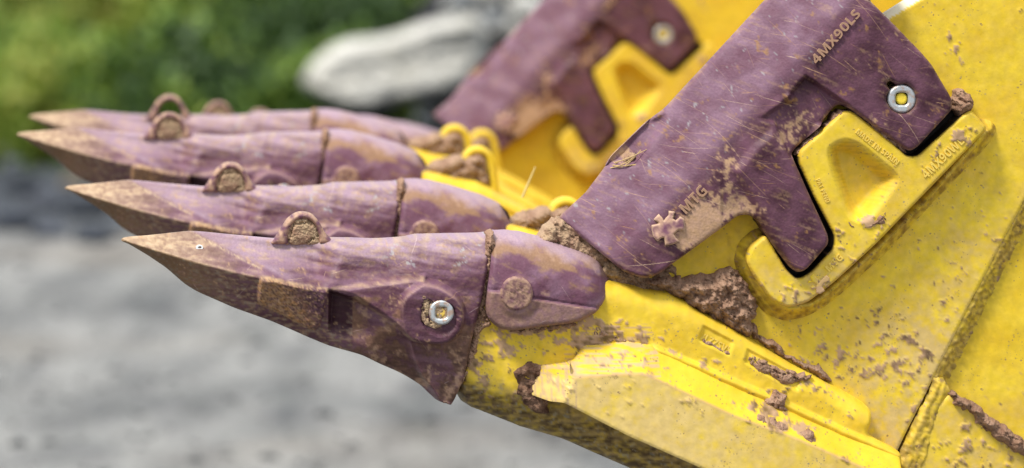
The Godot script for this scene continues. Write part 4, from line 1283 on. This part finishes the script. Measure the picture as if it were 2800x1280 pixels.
func build_background() -> void:
	var yt := Color(0, 0, 0)
	M.yellow_text = paint(0.5, M.yellow.heightmap_texture, 0.02, 8.0)
	M.yellow_text.vertex_color_use_as_albedo = false
	M.yellow_text.albedo_color = C.yellow.lerp(C.dust, 0.4).linear_to_srgb()
	M.purple_text = M.yellow_text.duplicate()
	M.purple_text.albedo_color = C.purple.lerp(C.tan, 0.7).linear_to_srgb()
	var soil := paint(0.95, noise_tex(0.05, 5, 40), 0.8, 1.2, null, grey_tex(0.05, 5, 41, 0.75))
	var stone := paint(0.9, noise_tex(0.04, 5, 44), 1.2, 2.0, null, grey_tex(0.04, 4, 45, 0.75))
	# ground: one sheet, fine where the camera looks
	var xs := []
	var zs := []
	for i in 181:
		var t := i / 90.0 - 1.0
		xs.append(signf(t) * (absf(t) * 4.0 + pow(absf(t), 9) * 250.0))
	for j in 241:
		var t := j / 240.0
		zs.append(30.0 - 36.0 * t / 0.04 if t < 0.04 else -6.0 - (t - 0.04) * 22.0 - pow(t, 14) * 260.0)
	var V := PackedVector3Array()
	var K := PackedColorArray()
	var I := PackedInt32Array()
	var g1 := lin(156, 155, 151)
	var g2 := lin(84, 86, 87)
	var g3 := lin(74, 78, 84)
	var green := lin(74, 92, 38)
	for z in zs:
		for x in xs:
			var h := bank(x, z)
			V.append(Vector3(x, h + fb(x * 0.4, z * 0.4) * 0.04, z))
			var n := fb(x * 0.8, z * 0.35) * 0.3 + fb(x * 3.4 + 7, z * 0.9) * 0.7
			var c := g1.lerp(g2, clampf(0.4 + n * 1.0, 0, 1))
			c = c.lerp(lin(150, 138, 122), clampf(fb(x * 0.35 + 30, z * 0.35) * 0.8, 0, 0.35))
			c = c.lerp(g3, sst(14.0, 15.4, -z + n * 1.2))
			c = c.lerp(green, sst(17.2, 17.9, -z + n * 0.6) * (1.0 - sst(-0.7, -0.4, x + n * 0.2)))
			c = c.lerp(lin(150, 152, 152), sst(17.4, 18.4, -z) * sst(-0.6, -0.3, x + n * 0.3) * clampf(0.4 + n * 2.0, 0, 1))
			K.append(c)
	var nx := xs.size()
	for j in zs.size() - 1:
		for i in nx - 1:
			var a := j * nx + i
			I.append_array(PackedInt32Array([a, a + nx, a + 1, a + 1, a + nx, a + nx + 1]))
	var gr := part("ground", finish(V, I, K, PackedVector2Array()), soil, self)
	tag(gr, "grey gravel yard rising to a green bank", "ground", "", "structure")
	# loose gravel
	var mm := MultiMesh.new()
	mm.transform_format = MultiMesh.TRANSFORM_3D
	mm.use_colors = true
	mm.mesh = rock_small(3)
	var count := 16000
	mm.instance_count = count
	for i in count:
		var d := 6.5 + 9.5 * rng.randf()
		var x := rng.randf_range(-0.22, 0.2) * d * 1.25
		var s := 0.006 + 0.018 * pow(rng.randf(), 5) + (0.014 + 0.026 * rng.randf() if i % 14 == 0 else 0.0)
		var dark := fb(x * 0.6 + 3, d * 0.5)
		if dark < -0.05 and rng.randf() < 0.7:
			s *= 0.5
		mm.set_instance_transform(i, Transform3D(Basis.from_euler(Vector3(rng.randf() * TAU, rng.randf() * TAU, 0)).scaled(Vector3(s, s * 0.5, s)), Vector3(x, bank(x, -d) + fb(x * 0.4, -d * 0.4) * 0.04, -d)))
		var v := rng.randf() * (0.8 if i % 14 == 0 else 1.0)
		mm.set_instance_color(i, lin(168, 168, 166) if v < 0.3 else (lin(132, 134, 134) if v < 0.85 else lin(98, 101, 106)))
	var gm := MultiMeshInstance3D.new()
	gm.name = "loose_gravel"
	gm.multimesh = mm
	gm.material_override = stone
	add_child(gm)
	tag(gm, "loose grey gravel scattered over the yard", "gravel", "", "stuff")
	# dark rubble at the foot of the bank on the left
	var dk := [lin(78, 83, 93), lin(104, 108, 117), lin(58, 62, 69), lin(132, 137, 144), lin(150, 138, 122)]
	var heap := [[40, 600, 130, 0], [130, 545, 120, 1], [250, 560, 150, 2], [340, 520, 110, 0], [200, 490, 100, 4], [60, 505, 110, 2], [420, 570, 120, 1], [30, 455, 80, 3], [330, 600, 100, 3], [520, 620, 130, 0], [140, 620, 110, 1], [620, 600, 110, 2], [480, 655, 100, 1], [260, 640, 120, 0]]
	for i in heap.size():
		var hp: Array = heap[i]
		var g := ground_at(hp[0], hp[1] + 30)
		var s: float = hp[2] / F * g.distance_to(cam_pos) * 0.5
		var c: Color = dk[hp[3]]
		var o := part("rubble_rock", rock_mesh(60 + i, Vector3(s, s * 0.62, s * 0.8), c, c.lerp(Color(0.02, 0.022, 0.026), 0.6)), stone, self, "", g + Vector3(0, s * 0.25 + bank(g.x, g.z), 0))
		tag(o, "dark grey rock in the blurred heap at the foot of the green bank, left", "rock", "dark rocks heaped at the foot of the bank")
	# the pale boulder and its neighbours
	var slab := rnd(pv([822, 226, 846, 176, 900, 128, 960, 104, 1040, 100, 1100, 82, 1170, 56, 1285, 34, 1330, 70, 1322, 150, 1262, 232, 1180, 262, 1080, 276, 990, 300, 900, 280, 845, 246]), 16.0)
	var zb := -(17.0 - AHEAD) / U
	var bz := func(p: Vector2, d: float) -> float:
		var flat := 620.0 + 240.0 * sst(150, 60, p.y - (p.x - 830) * -0.1) 
		var ledge := 60.0 * sst(-8, 8, p.y - 205 + (p.x - 1050) * 0.16) - 50.0 * sst(-6, 6, p.x - 1190 - (p.y - 160) * 0.4)
		return zb + flat * sqrt(clampf(d / 24.0, 0, 1)) * 0.9 + ledge + fb(p.x * 0.012, p.y * 0.02) * 50.0
	var bc := func(p: Vector2, _d: float, _z: float) -> Color:
		var n := fb(p.x * 0.008 + 3, p.y * 0.02)
		return lin(224, 221, 211).lerp(lin(186, 182, 168), clampf(0.15 + n * 1.2, 0, 1)).lerp(lin(140, 138, 130), sst(0.3, 0.5, fb(p.x * 0.02 + 60, p.y * 0.03)) * 0.4)
	var wb := part("white_boulder", relief(slab, [], 8.0, bz, bc, zb, {"sym": true, "mid": zb}), stone, self)
	wb.transform = Transform3D(Basis(right_b, Vector3.UP, out_b), origin_b)
	tag(wb, "large white boulder lying between the green bank and the far wing shroud", "boulder")
	var near := [[1345, 50, 70, 46, "pale grey rock above and right of the white boulder, beside the far shroud", 0], [1250, 20, 80, 55, "grey rock just behind the upper end of the white boulder", 1], [1440, 25, 110, 70, "white rock at the top edge beside the far wing shroud", 2], [1390, 110, 80, 60, "small rock coloured dark for the shaded gap between white boulder and far wing shroud", 3], [1120, 335, 70, 45, "light grey stone under the white boulder, just above the teeth", 0], [1020, 300, 130, 55, "rock coloured dark to stand for shade beneath the white boulder", 3], [1200, 270, 120, 60, "rock coloured black to stand for shade under the right end of the white boulder", 3], [1330, 180, 60, 70, "narrow grey rock right of the white boulder", 1], [940, 320, 60, 36, "pale stone at the foot of the bank under the left end of the white boulder", 2], [1270, 330, 90, 40, "flat grey stone low beside the bottom end of the far wing shroud", 0], [1290, 110, 60, 44, "pale stone wedged against the right end of the white boulder", 2], [1330, -20, 70, 40, "white stone cut by the top edge, left of the far shroud", 2], [1250, 60, 50, 30, "rock coloured dark as a shaded gap over the right end of the white boulder", 3], [1420, 160, 60, 46, "pale rock touching the front edge of the far wing shroud", 0], [1480, 90, 60, 40, "grey rock half behind the far wing shroud", 1], [20, 420, 50, 44, "pale rock at the left edge below the greenery", 2], [700, 300, 70, 30, "pale stone showing through behind the fourth tooth", 2]]
	var cc := [lin(172, 176, 178), lin(132, 136, 138), lin(218, 216, 208), lin(44, 46, 48)]  # last tone stands for shaded gaps between and under the stones
	for i in near.size():
		var q: Array = near[i]
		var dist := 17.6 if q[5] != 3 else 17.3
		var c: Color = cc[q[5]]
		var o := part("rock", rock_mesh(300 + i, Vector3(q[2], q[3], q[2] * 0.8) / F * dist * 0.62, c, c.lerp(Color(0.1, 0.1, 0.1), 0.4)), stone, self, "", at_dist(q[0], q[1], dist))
		tag(o, q[4], "rock")
	for i in 34:
		var q := Vector2(1150 + rng.randf() * 390, -60 + rng.randf() * 320)
		if q.y > 40 and q.x < 1300:
			q.x += 150
		var sz := 36.0 + rng.randf() * 50.0
		var c: Color = cc[[2, 0, 3, 1, 3, 2][i % 6]]
		var o := part("rubble_rock", rock_mesh(400 + i, Vector3(sz, sz * 0.75, sz) / F * 17.8 * 0.8, c, c.lerp(Color(0.08, 0.08, 0.09), 0.4)), stone, self, "", at_dist(q.x, q.y, 17.9 + rng.randf() * 0.5))
		tag(o, "blurred grey rock in the rubble pile between white boulder and far wing shroud", "rock", "rocks of the rubble pile right of the boulder")
	# rubble mound that carries them
	var mv := PackedVector3Array()
	var mk := PackedColorArray()
	var mi := PackedInt32Array()
	var mc := ground_at(1250, 420)
	for j in 21:
		for i in 41:
			var x := mc.x - 1.0 + i * 0.1
			var z := -16.6 - j * 0.16
			var fall := sst(-0.75, 0.2, x - mc.x)
			var h := sst(16.6, 19.4, -z) * 1.25 * fall + fb(x * 1.4, z * 1.4) * 0.14 * fall
			mv.append(Vector3(x, h - 0.03, z))
			mk.append(lin(56, 59, 62).lerp(lin(28, 30, 32), clampf(0.5 + fb(x * 2, z * 2), 0, 1)))  # mound coloured dark to stand for shade between the rocks
	for j in 20:
		for i in 40:
			var a := j * 41 + i
			mi.append_array(PackedInt32Array([a, a + 41, a + 1, a + 1, a + 41, a + 42]))
	var md := part("rubble_mound", finish(mv, mi, mk, PackedVector2Array()), stone, self)
	tag(md, "dark rubble mound under the white boulder", "mound", "", "structure")
	# greenery on the bank
	var leaf := leaf_mesh()
	var lm := MultiMesh.new()
	lm.transform_format = MultiMesh.TRANSFORM_3D
	lm.use_colors = true
	lm.mesh = leaf
	var nl := 52000
	lm.instance_count = nl
	var greens := [lin(112, 138, 46), lin(136, 154, 54), lin(84, 114, 40), lin(50, 74, 30), lin(156, 158, 72)]
	for i in nl:
		var x := 0.0
		var z := 0.0
		var clump := 0.0
		for k in 8:
			z = -(17.3 + 4.6 * pow(rng.randf(), 1.3))
			x = rng.randf_range(-3.7, -0.38) + 0.25 * fb(z * 3.0, 5.0)
			clump = fb(x * 0.9, z * 0.9 + 20)
			if clump > -0.2 + rng.randf() * 0.15:
				break
		var h := rng.randf() * (0.25 + 0.55 * maxf(0.0, clump + 0.25))
		var s := rng.randf_range(0.035, 0.085)
		lm.set_instance_transform(i, Transform3D(Basis.from_euler(Vector3(rng.randf_range(-1.2, 0.9), rng.randf() * TAU, rng.randf_range(-0.6, 0.6))).scaled(Vector3.ONE * s), Vector3(x, bank(x, z) + h, z)))
		var tone := clampf(2.2 + fb(x * 0.5 + 11, z * 0.7) * 4.5 + rng.randfn() * 0.9, 0, 4)
		var c: Color = greens[[3, 2, 0, 1, 4][int(tone)]]
		lm.set_instance_color(i, c)
	var li := MultiMeshInstance3D.new()
	li.name = "undergrowth"
	li.multimesh = lm
	var leafm := StandardMaterial3D.new()
	leafm.vertex_color_use_as_albedo = true
	leafm.roughness = 0.6
	leafm.cull_mode = BaseMaterial3D.CULL_DISABLED
	leafm.backlight_enabled = true
	leafm.backlight = Color(0.35, 0.4, 0.2)
	li.material_override = leafm
	add_child(li)
	tag(li, "dense green undergrowth covering the bank behind the teeth", "undergrowth", "", "stuff")

func rock_small(seed_: int) -> ArrayMesh:
	var r := RandomNumberGenerator.new()
	r.seed = seed_
	var s := SphereMesh.new()
	s.radial_segments = 7
	s.rings = 3
	var a := s.get_mesh_arrays()
	var v: PackedVector3Array = a[Mesh.ARRAY_VERTEX]
	for i in v.size():
		v[i] *= 1.0 + 0.5 * nz.get_noise_3d(v[i].x * 2, v[i].y * 2, v[i].z * 2)
	return finish(v, a[Mesh.ARRAY_INDEX], PackedColorArray(), PackedVector2Array())

func leaf_mesh() -> ArrayMesh:
	var V := PackedVector3Array([Vector3(0, 0, 0), Vector3(-0.35, 0.5, 0.08), Vector3(0, 1.1, -0.05), Vector3(0.35, 0.5, 0.08), Vector3(0, 0.5, 0)])
	var I := PackedInt32Array([0, 1, 4, 1, 2, 4, 4, 2, 3, 0, 4, 3])
	return finish(V, I, PackedColorArray(), PackedVector2Array())
